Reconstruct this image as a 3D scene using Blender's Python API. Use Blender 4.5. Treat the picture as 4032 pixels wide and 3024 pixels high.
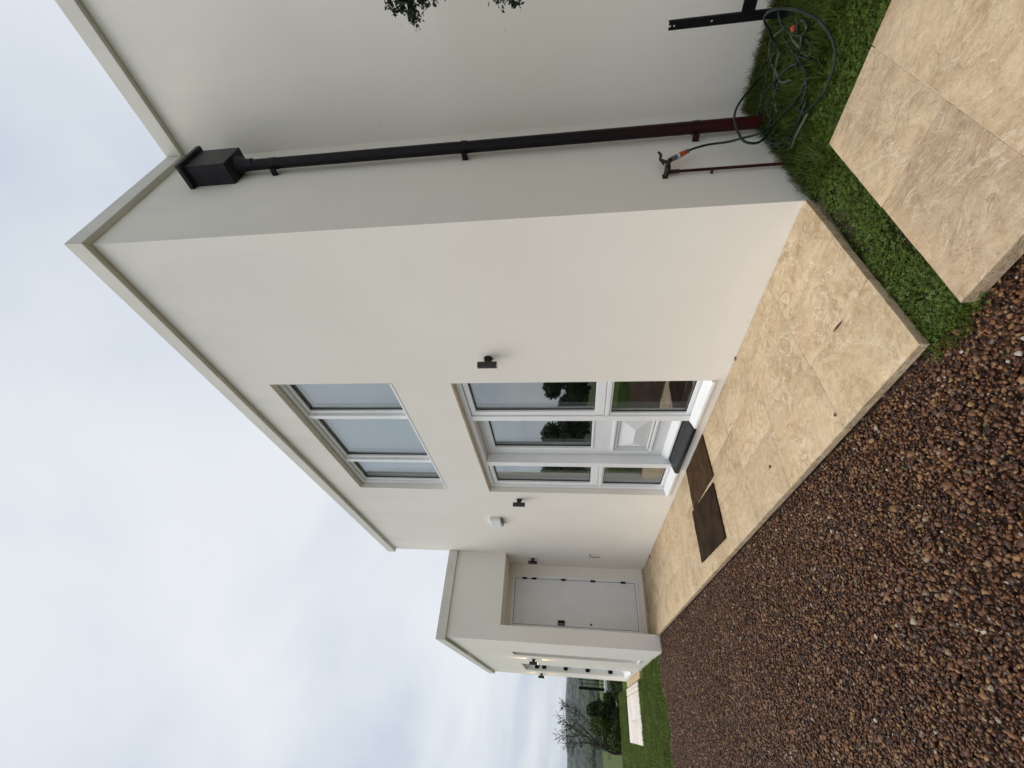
import bpy, bmesh, math, random
import numpy as np
from mathutils import Vector, Matrix

random.seed(7); rng = np.random.default_rng(7)
for o in list(bpy.data.objects): bpy.data.objects.remove(o)
scene = bpy.context.scene
COL = scene.collection
R = math.radians

# ------------------------------------------------------------------ camera (portrait photo stored lying on its side)
yaw, pitch, roll = 0.9064, 0.1331, -0.01109
CAM = Vector((1.36336, -2.26854, 1.22564))
fw = Vector((-math.sin(yaw)*math.cos(pitch), math.cos(yaw)*math.cos(pitch), math.sin(pitch)))
rt = Vector((math.cos(yaw), math.sin(yaw), 0)); upv = rt.cross(fw)
r2 = math.cos(roll)*rt + math.sin(roll)*upv; u2 = -math.sin(roll)*rt + math.cos(roll)*upv
cd = bpy.data.cameras.new('camera'); cam = bpy.data.objects.new('camera', cd); COL.objects.link(cam)
m = Matrix((-u2, r2, -fw)).transposed().to_4x4(); m.translation = CAM
cam.matrix_world = m
cd.sensor_width = 36; cd.sensor_fit = 'HORIZONTAL'; cd.lens = 36*1714.894/4032
cd.clip_start = 0.02; cd.clip_end = 30000
scene.camera = cam
scene.render.resolution_x = 1024; scene.render.resolution_y = 768

# ------------------------------------------------------------------ sky and sun
SUN_AZ = Vector((-0.72, -0.69, 0)).normalized(); SUN_EL = R(61)
sun_dir = SUN_AZ*math.cos(SUN_EL) + Vector((0, 0, math.sin(SUN_EL)))
w = bpy.data.worlds.new('World'); scene.world = w; w.use_nodes = True
nt = w.node_tree; nt.nodes.clear(); N = nt.nodes.new; Lk = nt.links.new
out = N('ShaderNodeOutputWorld'); bg = N('ShaderNodeBackground'); Lk(bg.outputs[0], out.inputs[0])
sky = N('ShaderNodeTexSky'); sky.sky_type = 'NISHITA'; sky.sun_disc = False
sky.sun_elevation = SUN_EL; sky.sun_rotation = math.atan2(SUN_AZ.x, SUN_AZ.y)
sky.air_density = 1.0; sky.dust_density = 2.5
tc = N('ShaderNodeTexCoord'); sep = N('ShaderNodeSeparateXYZ'); Lk(tc.outputs['Generated'], sep.inputs[0])
zc = N('ShaderNodeMath'); zc.operation = 'MAXIMUM'; zc.inputs[1].default_value = 0.0; Lk(sep.outputs[2], zc.inputs[0])
za = N('ShaderNodeMath'); za.operation = 'ADD'; za.inputs[1].default_value = 0.16; Lk(zc.outputs[0], za.inputs[0])
dx = N('ShaderNodeMath'); dx.operation = 'DIVIDE'; Lk(sep.outputs[0], dx.inputs[0]); Lk(za.outputs[0], dx.inputs[1])
dy = N('ShaderNodeMath'); dy.operation = 'DIVIDE'; Lk(sep.outputs[1], dy.inputs[0]); Lk(za.outputs[0], dy.inputs[1])
cmb = N('ShaderNodeCombineXYZ'); Lk(dx.outputs[0], cmb.inputs[0]); Lk(dy.outputs[0], cmb.inputs[1])
nz = N('ShaderNodeTexNoise'); nz.inputs['Scale'].default_value = 0.85; nz.inputs['Detail'].default_value = 5; nz.inputs['Roughness'].default_value = 0.52
nz.inputs['Distortion'].default_value = 0.35
Lk(cmb.outputs[0], nz.inputs['Vector'])
cr = N('ShaderNodeValToRGB'); Lk(nz.outputs['Fac'], cr.inputs[0])
cr.color_ramp.elements[0].position = 0.38; cr.color_ramp.elements[0].color = (0.505, 0.555, 0.63, 1)
cr.color_ramp.elements[1].position = 0.63; cr.color_ramp.elements[1].color = (0.68, 0.705, 0.73, 1)
e = cr.color_ramp.elements.new(0.5); e.color = (0.60, 0.64, 0.69, 1)
sc = N('ShaderNodeMix'); sc.data_type = 'RGBA'; sc.blend_type = 'MULTIPLY'; sc.inputs[0].default_value = 1
Lk(sky.outputs[0], sc.inputs[6]); sc.inputs[7].default_value = (0.06, 0.06, 0.06, 1)
mx = N('ShaderNodeMix'); mx.data_type = 'RGBA'; mx.inputs[0].default_value = 0.90
cl = N('ShaderNodeMix'); cl.data_type = 'RGBA'; cl.blend_type = 'DARKEN'; cl.inputs[0].default_value = 1; cl.inputs[7].default_value = (0.85, 0.85, 0.85, 1); Lk(sc.outputs[2], cl.inputs[6]); Lk(cl.outputs[2], mx.inputs[6]); Lk(cr.outputs[0], mx.inputs[7]); Lk(mx.outputs[2], bg.inputs[0])
bg.inputs[1].default_value = 1.0
sd = bpy.data.lights.new('sun', 'SUN'); sun = bpy.data.objects.new('sun', sd); COL.objects.link(sun)
sd.energy = 1.5; sd.angle = R(48); sd.color = (1.0, 0.94, 0.86)
sun.rotation_euler = sun_dir.to_track_quat('Z', 'Y').to_euler(); sun.location = (-8, -6, 12)
vs = scene.view_settings; vs.view_transform = 'Standard'; vs.look = 'None'; vs.exposure = 0.38; vs.gamma = 1.0; vs.use_curve_mapping = False
scene.render.engine = 'CYCLES'
cy = scene.cycles; cy.max_bounces = 8; cy.diffuse_bounces = 3; cy.transparent_max_bounces = 12; cy.volume_bounces = 1

# ------------------------------------------------------------------ materials
MATS = {}
def mat(name, col=(0.5, 0.5, 0.5), rough=0.6, metal=0.0, spec=0.5):
    m = bpy.data.materials.new(name); m.use_nodes = True; b = m.node_tree.nodes['Principled BSDF']
    b.inputs['Base Color'].default_value = (*col, 1); b.inputs['Roughness'].default_value = rough; b.inputs['Metallic'].default_value = metal
    b.inputs['Specular IOR Level'].default_value = spec
    MATS[name] = m; return m
class NT:
    def __init__(s, m): s.t = m.node_tree; s.b = s.t.nodes['Principled BSDF']; s.pos = None
    def n(s, typ, **kw):
        nd = s.t.nodes.new(typ)
        for k, v in kw.items(): setattr(nd, k, v)
        return nd
    def l(s, a, b): s.t.links.new(a, b)
    def position(s):
        if s.pos is None: s.pos = s.n('ShaderNodeNewGeometry')
        return s.pos.outputs['Position']
    def objrand(s): return s.n('ShaderNodeObjectInfo').outputs['Random']
    def shifted(s, k=37.0):
        v = s.n('ShaderNodeVectorMath', operation='ADD'); c = s.n('ShaderNodeVectorMath', operation='SCALE')
        cx = s.n('ShaderNodeCombineXYZ'); r = s.objrand()
        for i in range(3): s.l(r, cx.inputs[i])
        s.l(cx.outputs[0], c.inputs[0]); c.inputs['Scale'].default_value = k
        s.l(s.position(), v.inputs[0]); s.l(c.outputs[0], v.inputs[1]); return v.outputs[0]
    def noise(s, scale, detail=4, rough=0.5, vec=None, dist=0.0, stretch=None):
        nd = s.n('ShaderNodeTexNoise'); nd.inputs['Scale'].default_value = scale; nd.inputs['Detail'].default_value = detail
        nd.inputs['Roughness'].default_value = rough; nd.inputs['Distortion'].default_value = dist
        vec = vec if vec is not None else s.position()
        if stretch:
            mp = s.n('ShaderNodeMapping'); mp.inputs['Scale'].default_value = stretch; s.l(vec, mp.inputs[0]); vec = mp.outputs[0]
        s.l(vec, nd.inputs['Vector']); return nd.outputs['Fac']
    def ramp(s, fac, stops):
        r = s.n('ShaderNodeValToRGB'); els = r.color_ramp.elements
        while len(els) < len(stops): els.new(0.5)
        for el, (p, c) in zip(els, stops):
            el.position = p; el.color = (*c, 1) if not isinstance(c, (int, float)) else (c, c, c, 1)
        s.l(fac, r.inputs[0]); return r.outputs[0]
    def mix(s, fac, a, b, mode='MIX'):
        x = s.n('ShaderNodeMix', data_type='RGBA', blend_type=mode)
        for i, v in ((0, fac), (6, a), (7, b)):
            if isinstance(v, (int, float)): x.inputs[i].default_value = v
            elif isinstance(v, tuple): x.inputs[i].default_value = (*v, 1)
            else: s.l(v, x.inputs[i])
        return x.outputs[2]
    def math(s, op, a, b=0.0):
        x = s.n('ShaderNodeMath', operation=op)
        for i, v in enumerate((a, b)):
            if isinstance(v, (int, float)): x.inputs[i].default_value = v
            else: s.l(v, x.inputs[i])
        return x.outputs[0]
    def bump(s, h, strength=0.3, dist=0.01, prev=None):
        x = s.n('ShaderNodeBump'); x.inputs['Strength'].default_value = strength; x.inputs['Distance'].default_value = dist
        s.l(h, x.inputs['Height'])
        if prev is not None: s.l(prev, x.inputs['Normal'])
        s.l(x.outputs[0], s.b.inputs['Normal']); return x.outputs[0]
    def color(s, c): s.l(c, s.b.inputs['Base Color'])
    def rough(s, c): s.l(c, s.b.inputs['Roughness'])

def make_materials():
    # painted smooth render
    m = mat('render_paint', (0.8, 0.78, 0.73), 0.85, spec=0.2); t = NT(m)
    big = t.noise(0.9, 5, 0.6); streak = t.noise(2.2, 6, 0.65, stretch=(1.0, 1.0, 0.22), dist=0.4)
    c = t.ramp(big, [(0.36, (0.85, 0.80, 0.72)), (0.64, (0.885, 0.845, 0.775))])
    sepz = t.n('ShaderNodeSeparateXYZ'); t.l(t.position(), sepz.inputs[0])
    high = t.n('ShaderNodeMapRange'); high.inputs[1].default_value = 2.3; high.inputs[2].default_value = 4.2; high.inputs[3].default_value = 0.0; high.inputs[4].default_value = 1.0
    t.l(sepz.outputs[2], high.inputs[0])
    sm = t.ramp(streak, [(0.42, 0.0), (0.62, 1.0)])
    wear = t.math('ADD', t.math('MULTIPLY', t.math('MULTIPLY', sm, high.outputs[0]), 0.45), t.math('MULTIPLY', high.outputs[0], 0.30))
    c = t.mix(wear, c, (0.72, 0.70, 0.66))
    low = t.n('ShaderNodeMapRange'); low.inputs[1].default_value = 0.10; low.inputs[2].default_value = -0.06; low.inputs[3].default_value = 0.0; low.inputs[4].default_value = 0.18
    t.l(sepz.outputs[2], low.inputs[0])
    spl = t.ramp(t.noise(26, 5, 0.7), [(0.45, 0.0), (0.62, 1.0)])
    c = t.mix(t.math('MULTIPLY', low.outputs[0], spl), c, (0.42, 0.36, 0.27))
    fine = t.noise(420, 3, 0.6); c = t.mix(0.16, c, t.ramp(fine, [(0.3, (0.60, 0.58, 0.54)), (0.7, (0.9, 0.88, 0.84))]))
    spk = t.ramp(t.noise(33, 2, 0.5), [(0.745, 0.0), (0.765, 1.0)]); c = t.mix(t.math('MULTIPLY', spk, 0.22), c, (0.35, 0.30, 0.24))
    t.color(c)
    b1 = t.bump(t.noise(5.0, 4, 0.55), 0.10, 0.02); t.bump(t.noise(170, 4, 0.65), 0.16, 0.004, b1)
    # coping
    m = mat('coping_paint', (0.74, 0.735, 0.715), 0.7, spec=0.3); t = NT(m)
    c = t.ramp(t.noise(3.5, 6, 0.65, stretch=(1, 1, 0.5)), [(0.3, (0.64, 0.615, 0.57)), (0.7, (0.72, 0.695, 0.65))])
    t.color(c); t.bump(t.noise(120, 4, 0.6), 0.12, 0.004)
    # white plastic joinery
    m = mat('white_frame', (0.86, 0.865, 0.87), 0.28); t = NT(m)
    t.color(t.ramp(t.noise(6, 4, 0.6), [(0.3, (0.82, 0.825, 0.83)), (0.7, (0.87, 0.875, 0.88))])); t.bump(t.noise(60, 3, 0.5), 0.03, 0.003)
    m = mat('white_door', (0.80, 0.81, 0.82), 0.33); t = NT(m)
    t.color(t.ramp(t.noise(4, 4, 0.6), [(0.3, (0.75, 0.76, 0.77)), (0.7, (0.80, 0.81, 0.82))])); t.bump(t.noise(90, 3, 0.6, stretch=(1, 1, 0.15)), 0.03, 0.002)
    m = mat('seal', (0.012, 0.012, 0.013), 0.6); t = NT(m)
    t.color(t.ramp(t.noise(30), [(0.3, (0.01, 0.01, 0.011)), (0.7, (0.02, 0.02, 0.02))]))
    # glass
    m = bpy.data.materials.new('window_glass'); m.use_nodes = True; MATS['window_glass'] = m
    tr = m.node_tree; tr.nodes.clear()
    o = tr.nodes.new('ShaderNodeOutputMaterial'); mix = tr.nodes.new('ShaderNodeMixShader'); tp = tr.nodes.new('ShaderNodeBsdfTransparent'); gl = tr.nodes.new('ShaderNodeBsdfGlossy')
    tp.inputs[0].default_value = (0.80, 0.83, 0.82, 1); gl.inputs['Roughness'].default_value = 0.004; gl.inputs[0].default_value = (0.95, 0.98, 0.98, 1)
    lw = tr.nodes.new('ShaderNodeLayerWeight'); pw = tr.nodes.new('ShaderNodeMath'); pw.operation = 'POWER'; pw.inputs[1].default_value = 2.4
    tr.links.new(lw.outputs['Facing'], pw.inputs[0]); lw.inputs[0].default_value = 0.5
    mr = tr.nodes.new('ShaderNodeMapRange'); mr.inputs[3].default_value = 0.15; mr.inputs[4].default_value = 1.0
    tr.links.new(pw.outputs[0], mr.inputs[0]); tr.links.new(mr.outputs[0], mix.inputs[0])
    nzz = tr.nodes.new('ShaderNodeTexNoise'); nzz.inputs['Scale'].default_value = 1.7; geo = tr.nodes.new('ShaderNodeNewGeometry'); tr.links.new(geo.outputs['Position'], nzz.inputs['Vector'])
    bp = tr.nodes.new('ShaderNodeBump'); bp.inputs['Strength'].default_value = 0.02; bp.inputs['Distance'].default_value = 0.02; tr.links.new(nzz.outputs['Fac'], bp.inputs['Height']); tr.links.new(bp.outputs[0], gl.inputs['Normal'])
    tr.links.new(tp.outputs[0], mix.inputs[1]); tr.links.new(gl.outputs[0], mix.inputs[2]); tr.links.new(mix.outputs[0], o.inputs[0])
    # travertine slabs
    def stone(name, tones, bumpk, ledge):
        m = mat(name, tones[1], 0.75, spec=0.25); t = NT(m); v = t.shifted(51.0)
        a = t.noise(1.7, 7, 0.58, v, 1.3); c = t.ramp(a, [(0.37, tones[0]), (0.5, tones[1]), (0.62, tones[2])])
        tone = t.ramp(t.objrand(), [(0.0, (0.86, 0.81, 0.78)), (0.5, (1.0, 0.985, 0.96)), (1.0, (1.08, 1.04, 0.97))])
        c = t.mix(0.9, c, tone, 'MULTIPLY')
        # riven ledges: stepped height from a warped noise
        rv = t.noise(3.4, 5, 0.55, v, 1.8); st = t.math('FRACT', t.math('MULTIPLY', rv, 5.0))
        lm = t.ramp(t.noise(1.3, 3, 0.5, v), [(0.42, 0.0), (0.54, 1.0)])
        edge = t.math('MULTIPLY', t.ramp(st, [(0.0, 1.0), (0.08, 0.25), (0.16, 0.0), (0.93, 0.0), (1.0, 0.8)]), lm)
        c = t.mix(t.math('MULTIPLY', edge, 0.8*ledge), c, (0.84, 0.75, 0.61))
        c = t.mix(t.math('MULTIPLY', t.math('MULTIPLY', t.ramp(st, [(0.5, 0.0), (0.92, 1.0), (1.0, 0.0)]), lm), 0.7*ledge), c, (0.38, 0.25, 0.14))
        mott = t.noise(26, 8, 0.74, v, 0.4); c = t.mix(0.36, c, t.ramp(mott, [(0.36, tuple(q*0.62 for q in tones[0])), (0.49, tones[1]), (0.63, tuple(min(0.9, q*1.13) for q in tones[2]))]))
        grain = t.noise(150, 4, 0.7, v); c = t.mix(0.36, c, t.ramp(grain, [(0.35, (0.66, 0.62, 0.56)), (0.62, (1.2, 1.2, 1.2))]), 'MULTIPLY')
        pit = t.ramp(t.noise(58, 5, 0.62, v), [(0.27, 1.0), (0.33, 0.0)]); patch = t.ramp(t.noise(2.7, 3, 0.5, v), [(0.46, 0.0), (0.58, 1.0)])
        pf = t.math('MULTIPLY', pit, patch); c = t.mix(t.math('MULTIPLY', pf, 0.8), c, (0.19, 0.13, 0.08))
        blot = t.ramp(t.noise(1.7, 5, 0.6, v, 1.4), [(0.52, 0.0), (0.63, 1.0)]); c = t.mix(t.math('MULTIPLY', blot, 0.42), c, tuple(q*k for q, k in zip(tones[0], (1.04, 0.90, 0.70))))
        t.color(c)
        ht = t.math('ADD', t.math('MULTIPLY', t.math('MULTIPLY', st, lm), 0.35*ledge), t.noise(5.0, 8, 0.66, v, 1.6))
        n1 = t.bump(ht, bumpk, 0.03); n2 = t.bump(mott, 0.35, 0.008, n1); t.bump(t.math('SUBTRACT', 1.0, pf), 0.6, 0.008, n2)
        return m
    stone('travertine', [(0.42, 0.305, 0.185), (0.555, 0.435, 0.285), (0.655, 0.545, 0.40)], 0.6, 1.0)
    stone('travertine_smooth', [(0.43, 0.32, 0.205), (0.53, 0.415, 0.28), (0.61, 0.505, 0.365)], 0.6, 0.7)
    stone('limestone', [(0.60, 0.555, 0.52), (0.74, 0.71, 0.68), (0.80, 0.785, 0.77)], 0.2, 0.3)
    m = mat('grout', (0.60, 0.49, 0.35), 0.9); t = NT(m)
    t.color(t.ramp(t.noise(20, 5, 0.6), [(0.3, (0.46, 0.35, 0.23)), (0.7, (0.66, 0.54, 0.39))])); t.bump(t.noise(90, 5, 0.7), 0.5, 0.01)
    # gravel
    m = mat('pebble', (0.1, 0.06, 0.04), 0.5, spec=0.4); t = NT(m)
    c = t.ramp(t.objrand(), [(0.0, (0.022, 0.008, 0.004)), (0.28, (0.070, 0.024, 0.011)), (0.56, (0.128, 0.048, 0.019)), (0.78, (0.20, 0.090, 0.034)), (0.91, (0.30, 0.175, 0.075)), (0.965, (0.12, 0.088, 0.062)), (0.99, (0.30, 0.24, 0.17)), (1.0, (0.5, 0.45, 0.38))])
    c = t.mix(0.5, c, t.ramp(t.noise(70, 5, 0.65), [(0.3, (0.35, 0.3, 0.25)), (0.7, (1.15, 1.1, 1.05))]), 'MULTIPLY'); t.color(c); t.bump(t.noise(160, 4, 0.6), 0.25, 0.003)
    m = mat('gravel_ground', (0.07, 0.04, 0.025), 0.9); t = NT(m)
    vo = t.n('ShaderNodeTexVoronoi'); vo.inputs['Scale'].default_value = 52; t.l(t.position(), vo.inputs['Vector'])
    sx = t.n('ShaderNodeSeparateColor'); t.l(vo.outputs['Color'], sx.inputs[0])
    c = t.ramp(sx.outputs[0], [(0.0, (0.035, 0.014, 0.008)), (0.4, (0.08, 0.033, 0.016)), (0.75, (0.14, 0.065, 0.028)), (0.95, (0.17, 0.11, 0.06)), (1.0, (0.4, 0.34, 0.27))])
    t.color(t.mix(1.0, c, t.ramp(vo.outputs['Distance'], [(0.0, 1.0), (0.85, 0.25)]), 'MULTIPLY')); t.bump(t.math('SUBTRACT', 1.0, vo.outputs['Distance']), 0.9, 0.02)
    # soil, ground
    m = mat('soil', (0.05, 0.035, 0.022), 0.95); t = NT(m)
    c = t.ramp(t.noise(14, 6, 0.7), [(0.3, (0.025, 0.018, 0.010)), (0.55, (0.05, 0.036, 0.021)), (0.75, (0.085, 0.06, 0.038))])
    moss = t.ramp(t.noise(6, 5, 0.6), [(0.42, 0.0), (0.60, 1.0)]); c = t.mix(t.math('MULTIPLY', moss, 0.8), c, (0.028, 0.05, 0.010)); t.color(c); t.bump(t.noise(70, 6, 0.7), 0.9, 0.02)
    m = mat('countryside', (0.05, 0.08, 0.02), 0.95, spec=0.1); t = NT(m)
    vo = t.n('ShaderNodeTexVoronoi'); vo.inputs['Scale'].default_value = 0.0062; mp = t.n('ShaderNodeMapping'); mp.inputs['Scale'].default_value = (0.55, 1.3, 1.0); t.l(t.position(), mp.inputs[0]); t.l(mp.outputs[0], vo.inputs['Vector'])
    sx = t.n('ShaderNodeSeparateColor'); t.l(vo.outputs['Color'], sx.inputs[0])
    c = t.ramp(sx.outputs[0], [(0.0, (0.014, 0.026, 0.014)), (0.4, (0.035, 0.058, 0.020)), (0.65, (0.018, 0.034, 0.016)), (0.88, (0.065, 0.088, 0.030)), (1.0, (0.11, 0.10, 0.055))])
    wood = t.ramp(t.noise(0.0035, 6, 0.62), [(0.40, 0.0), (0.45, 1.0)]); dl0 = t.n('ShaderNodeVectorMath', operation='LENGTH'); t.l(t.position(), dl0.inputs[0]); mr0 = t.n('ShaderNodeMapRange'); mr0.inputs[1].default_value = 250; mr0.inputs[2].default_value = 420; t.l(dl0.outputs['Value'], mr0.inputs[0])
    c = t.mix(mr0.outputs[0], (0.075, 0.105, 0.035), c); c = t.mix(t.math('MULTIPLY', wood, mr0.outputs[0]), c, (0.010, 0.020, 0.014))
    near = t.ramp(t.noise(0.9, 6, 0.65), [(0.3, (0.045, 0.080, 0.008)), (0.7, (0.085, 0.135, 0.018))])
    dl = t.n('ShaderNodeVectorMath', operation='LENGTH'); t.l(t.position(), dl.inputs[0])
    mr = t.n('ShaderNodeMapRange'); mr.inputs[1].default_value = 18; mr.inputs[2].default_value = 60; t.l(dl.outputs['Value'], mr.inputs[0])
    t.color(t.mix(mr.outputs[0], near, c)); t.bump(t.noise(9, 5, 0.7), 0.6, 0.05)
    # plants
    def leafmat(name, lo, hi, rough=0.55, trans=0.25, scale=9):
        m = mat(name, hi, rough, spec=0.3); t = NT(m)
        a = t.noise(scale, 4, 0.6); c = t.ramp(a, [(0.3, lo), (0.7, hi)])
        r = t.objrand(); c = t.mix(0.7, c, t.ramp(r, [(0.0, (0.65, 0.70, 0.6)), (0.6, (1.0, 1.0, 1.0)), (1.0, (1.35, 1.22, 0.9))]), 'MULTIPLY'); t.color(c)
        tb = t.n('ShaderNodeBsdfTranslucent'); t.l(c, tb.inputs[0]); ms = t.n('ShaderNodeMixShader'); ms.inputs[0].default_value = trans
        o = t.t.nodes['Material Output']; t.l(t.b.outputs[0], ms.inputs[1]); t.l(tb.outputs[0], ms.inputs[2]); t.l(ms.outputs[0], o.inputs[0]); return m
    leafmat('grass_blade', (0.030, 0.055, 0.006), (0.118, 0.158, 0.020), 0.5, 0.3, 30)
    leafmat('lawn_blade', (0.045, 0.085, 0.006), (0.14, 0.20, 0.018), 0.55, 0.35, 3)
    leafmat('clover_leaf', (0.042, 0.082, 0.010), (0.115, 0.175, 0.026), 0.45, 0.25, 25)
    leafmat('dry_blade', (0.16, 0.12, 0.05), (0.30, 0.24, 0.12), 0.7, 0.2, 25)
    leafmat('hedge_leaf', (0.012, 0.027, 0.006), (0.066, 0.098, 0.024), 0.5, 0.15, 1.6)
    leafmat('hedge_leaf_light', (0.034, 0.052, 0.012), (0.125, 0.15, 0.042), 0.5, 0.15, 1.6)
    leafmat('conifer_leaf', (0.010, 0.022, 0.010), (0.030, 0.058, 0.026), 0.55, 0.1, 14)
    leafmat('wood_leaf', (0.010, 0.022, 0.010), (0.034, 0.058, 0.020), 0.8, 0.0, 0.06)
    m = mat('bark', (0.05, 0.038, 0.03), 0.9); t = NT(m); t.color(t.ramp(t.noise(18, 5, 0.7, stretch=(1, 1, 0.3)), [(0.3, (0.022, 0.016, 0.012)), (0.7, (0.085, 0.066, 0.052))])); t.bump(t.noise(40, 5, 0.7, stretch=(1, 1, 0.3)), 0.7, 0.01)
    # metals
    m = mat('pipe_metal', (0.014, 0.012, 0.014), 0.36, spec=0.16); t = NT(m)
    sepz = t.n('ShaderNodeSeparateXYZ'); t.l(t.position(), sepz.inputs[0])
    zz = t.math('ADD', sepz.outputs[2], t.math('MULTIPLY', t.noise(9, 4, 0.6), 0.5))
    c = t.ramp(t.n('ShaderNodeMapRange').outputs[0], [(0, 0.0), (1, 1.0)]) if False else None
    mr = t.n('ShaderNodeMapRange'); mr.inputs[1].default_value = 0.15; mr.inputs[2].default_value = 1.6; t.l(zz, mr.inputs[0])
    t.color(t.ramp(mr.outputs[0], [(0.0, (0.065, 0.009, 0.008)), (0.35, (0.030, 0.008, 0.008)), (0.8, (0.012, 0.008, 0.009)), (1.0, (0.010, 0.008, 0.010))])); t.bump(t.noise(70, 4, 0.6), 0.10, 0.004)
    t.rough(t.ramp(t.noise(12, 4, 0.6), [(0.3, 0.30), (0.7, 0.50)]))
    m = mat('hopper_metal', (0.020, 0.019, 0.026), 0.38, spec=0.18); t = NT(m); t.color(t.ramp(t.noise(9, 5, 0.6), [(0.3, (0.014, 0.013, 0.018)), (0.7, (0.030, 0.028, 0.036))])); t.bump(t.noise(30, 4, 0.6), 0.08, 0.004)
    m = mat('bronze_metal', (0.026, 0.012, 0.012), 0.42); t = NT(m); t.color(t.ramp(t.noise(30, 4, 0.6), [(0.3, (0.018, 0.009, 0.009)), (0.7, (0.032, 0.016, 0.015))])); t.bump(t.noise(200, 3, 0.5), 0.06, 0.001)
    m = mat('black_metal', (0.006, 0.006, 0.007), 0.6, spec=0.08); t = NT(m); t.color(t.ramp(t.noise(20, 4, 0.6), [(0.3, (0.004, 0.004, 0.005)), (0.7, (0.012, 0.011, 0.012))])); t.bump(t.noise(110, 4, 0.6), 0.15, 0.002)
    m = mat('threshold_black', (0.013, 0.014, 0.015), 0.33, spec=0.3); t = NT(m); t.color(t.ramp(t.noise(16, 5, 0.7), [(0.3, (0.010, 0.011, 0.012)), (0.7, (0.024, 0.026, 0.028))]))
    m = mat('brass', (0.12, 0.085, 0.045), 0.45, 0.9); t = NT(m); t.color(t.ramp(t.noise(60, 4, 0.6), [(0.3, (0.035, 0.028, 0.018)), (0.7, (0.085, 0.062, 0.035))]))
    m = mat('steel', (0.45, 0.45, 0.44), 0.35, 0.9); t = NT(m); t.color(t.ramp(t.noise(40), [(0.3, (0.38, 0.38, 0.37)), (0.7, (0.5, 0.5, 0.49))]))
    def plastic(name, c, r=0.4):
        m = mat(name, c, r); t = NT(m); t.color(t.ramp(t.noise(45, 4, 0.6), [(0.3, tuple(v*0.75 for v in c)), (0.7, tuple(v*1.15 for v in c))])); return m
    plastic('hose_green', (0.006, 0.020, 0.015), 0.27); plastic('hose_pale', (0.13, 0.145, 0.105), 0.38)
    plastic('plastic_orange', (0.62, 0.085, 0.03)); plastic('plastic_white', (0.78, 0.78, 0.76)); plastic('plastic_blue', (0.10, 0.33, 0.55)); plastic('plastic_grey', (0.16, 0.15, 0.14))
    m = mat('box_plastic', (0.80, 0.815, 0.80), 0.4); t = NT(m); t.color(t.ramp(t.noise(12), [(0.3, (0.78, 0.795, 0.78)), (0.7, (0.82, 0.835, 0.82))]))
    m = mat('coir', (0.045, 0.026, 0.014), 0.95, spec=0.1); t = NT(m)
    c = t.ramp(t.noise(7, 5, 0.6), [(0.3, (0.055, 0.031, 0.017)), (0.7, (0.115, 0.068, 0.037))]); c = t.mix(0.6, c, t.ramp(t.noise(260, 3, 0.7), [(0.3, (0.3, 0.28, 0.25)), (0.7, (1.4, 1.35, 1.3))]), 'MULTIPLY'); t.color(c); t.bump(t.noise(320, 4, 0.7), 1.0, 0.01)
    m = mat('coir_dark', (0.022, 0.013, 0.009), 0.95, spec=0.1); t = NT(m)
    c = t.ramp(t.noise(6, 5, 0.6), [(0.3, (0.028, 0.017, 0.010)), (0.75, (0.075, 0.048, 0.029))]); c = t.mix(0.6, c, t.ramp(t.noise(260, 3, 0.7), [(0.3, (0.3, 0.28, 0.25)), (0.7, (1.4, 1.35, 1.3))]), 'MULTIPLY'); t.color(c); t.bump(t.noise(320, 4, 0.7), 1.0, 0.01)
    m = mat('plaster_inside', (0.58, 0.575, 0.56), 0.9); t = NT(m); t.color(t.ramp(t.noise(3), [(0.3, (0.55, 0.545, 0.53)), (0.7, (0.62, 0.615, 0.6))]))
    m = mat('backing_pale', (0.6, 0.6, 0.59), 0.9); t = NT(m); t.color(t.ramp(t.noise(2), [(0.3, (0.56, 0.565, 0.56)), (0.7, (0.62, 0.625, 0.62))]))  # for the pale sheet added behind the upper window panes
    m = mat('floor_inside', (0.30, 0.28, 0.25), 0.4); t = NT(m); t.color(t.ramp(t.noise(4, 5), [(0.3, (0.24, 0.225, 0.20)), (0.7, (0.34, 0.32, 0.29))]))
    m = mat('rug_red', (0.05, 0.008, 0.012), 0.95); t = NT(m); t.color(t.ramp(t.noise(30), [(0.3, (0.035, 0.005, 0.008)), (0.7, (0.07, 0.012, 0.016))]))
    m = mat('cabinet_wood', (0.07, 0.035, 0.02), 0.5); t = NT(m); t.color(t.ramp(t.noise(6, 5, 0.6, stretch=(1, 1, 0.1)), [(0.3, (0.045, 0.022, 0.012)), (0.7, (0.10, 0.055, 0.03))]))
    m = mat('dead_leaf', (0.06, 0.03, 0.015), 0.8); t = NT(m); t.color(t.ramp(t.noise(50), [(0.3, (0.03, 0.015, 0.008)), (0.7, (0.11, 0.055, 0.025))]))
    m = mat('grey_block', (0.22, 0.22, 0.22), 0.9); t = NT(m); t.color(t.ramp(t.noise(5, 5), [(0.3, (0.16, 0.16, 0.165)), (0.7, (0.27, 0.27, 0.27))])); t.bump(t.noise(20, 4), 0.5, 0.02)
    m = mat('lamp_glow', (1, 0.8, 0.5), 0.5); b = m.node_tree.nodes['Principled BSDF']; t = NT(m)
    t.l(t.ramp(t.noise(40), [(0.3, (1.0, 0.66, 0.30)), (0.7, (1.0, 0.72, 0.36))]), b.inputs['Emission Color']); b.inputs['Emission Strength'].default_value = 4.0
    m = mat('lamp_lens', (0.55, 0.54, 0.5), 0.25); t = NT(m); t.color(t.ramp(t.noise(30), [(0.3, (0.5, 0.49, 0.46)), (0.7, (0.6, 0.59, 0.55))]))
make_materials()

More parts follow.
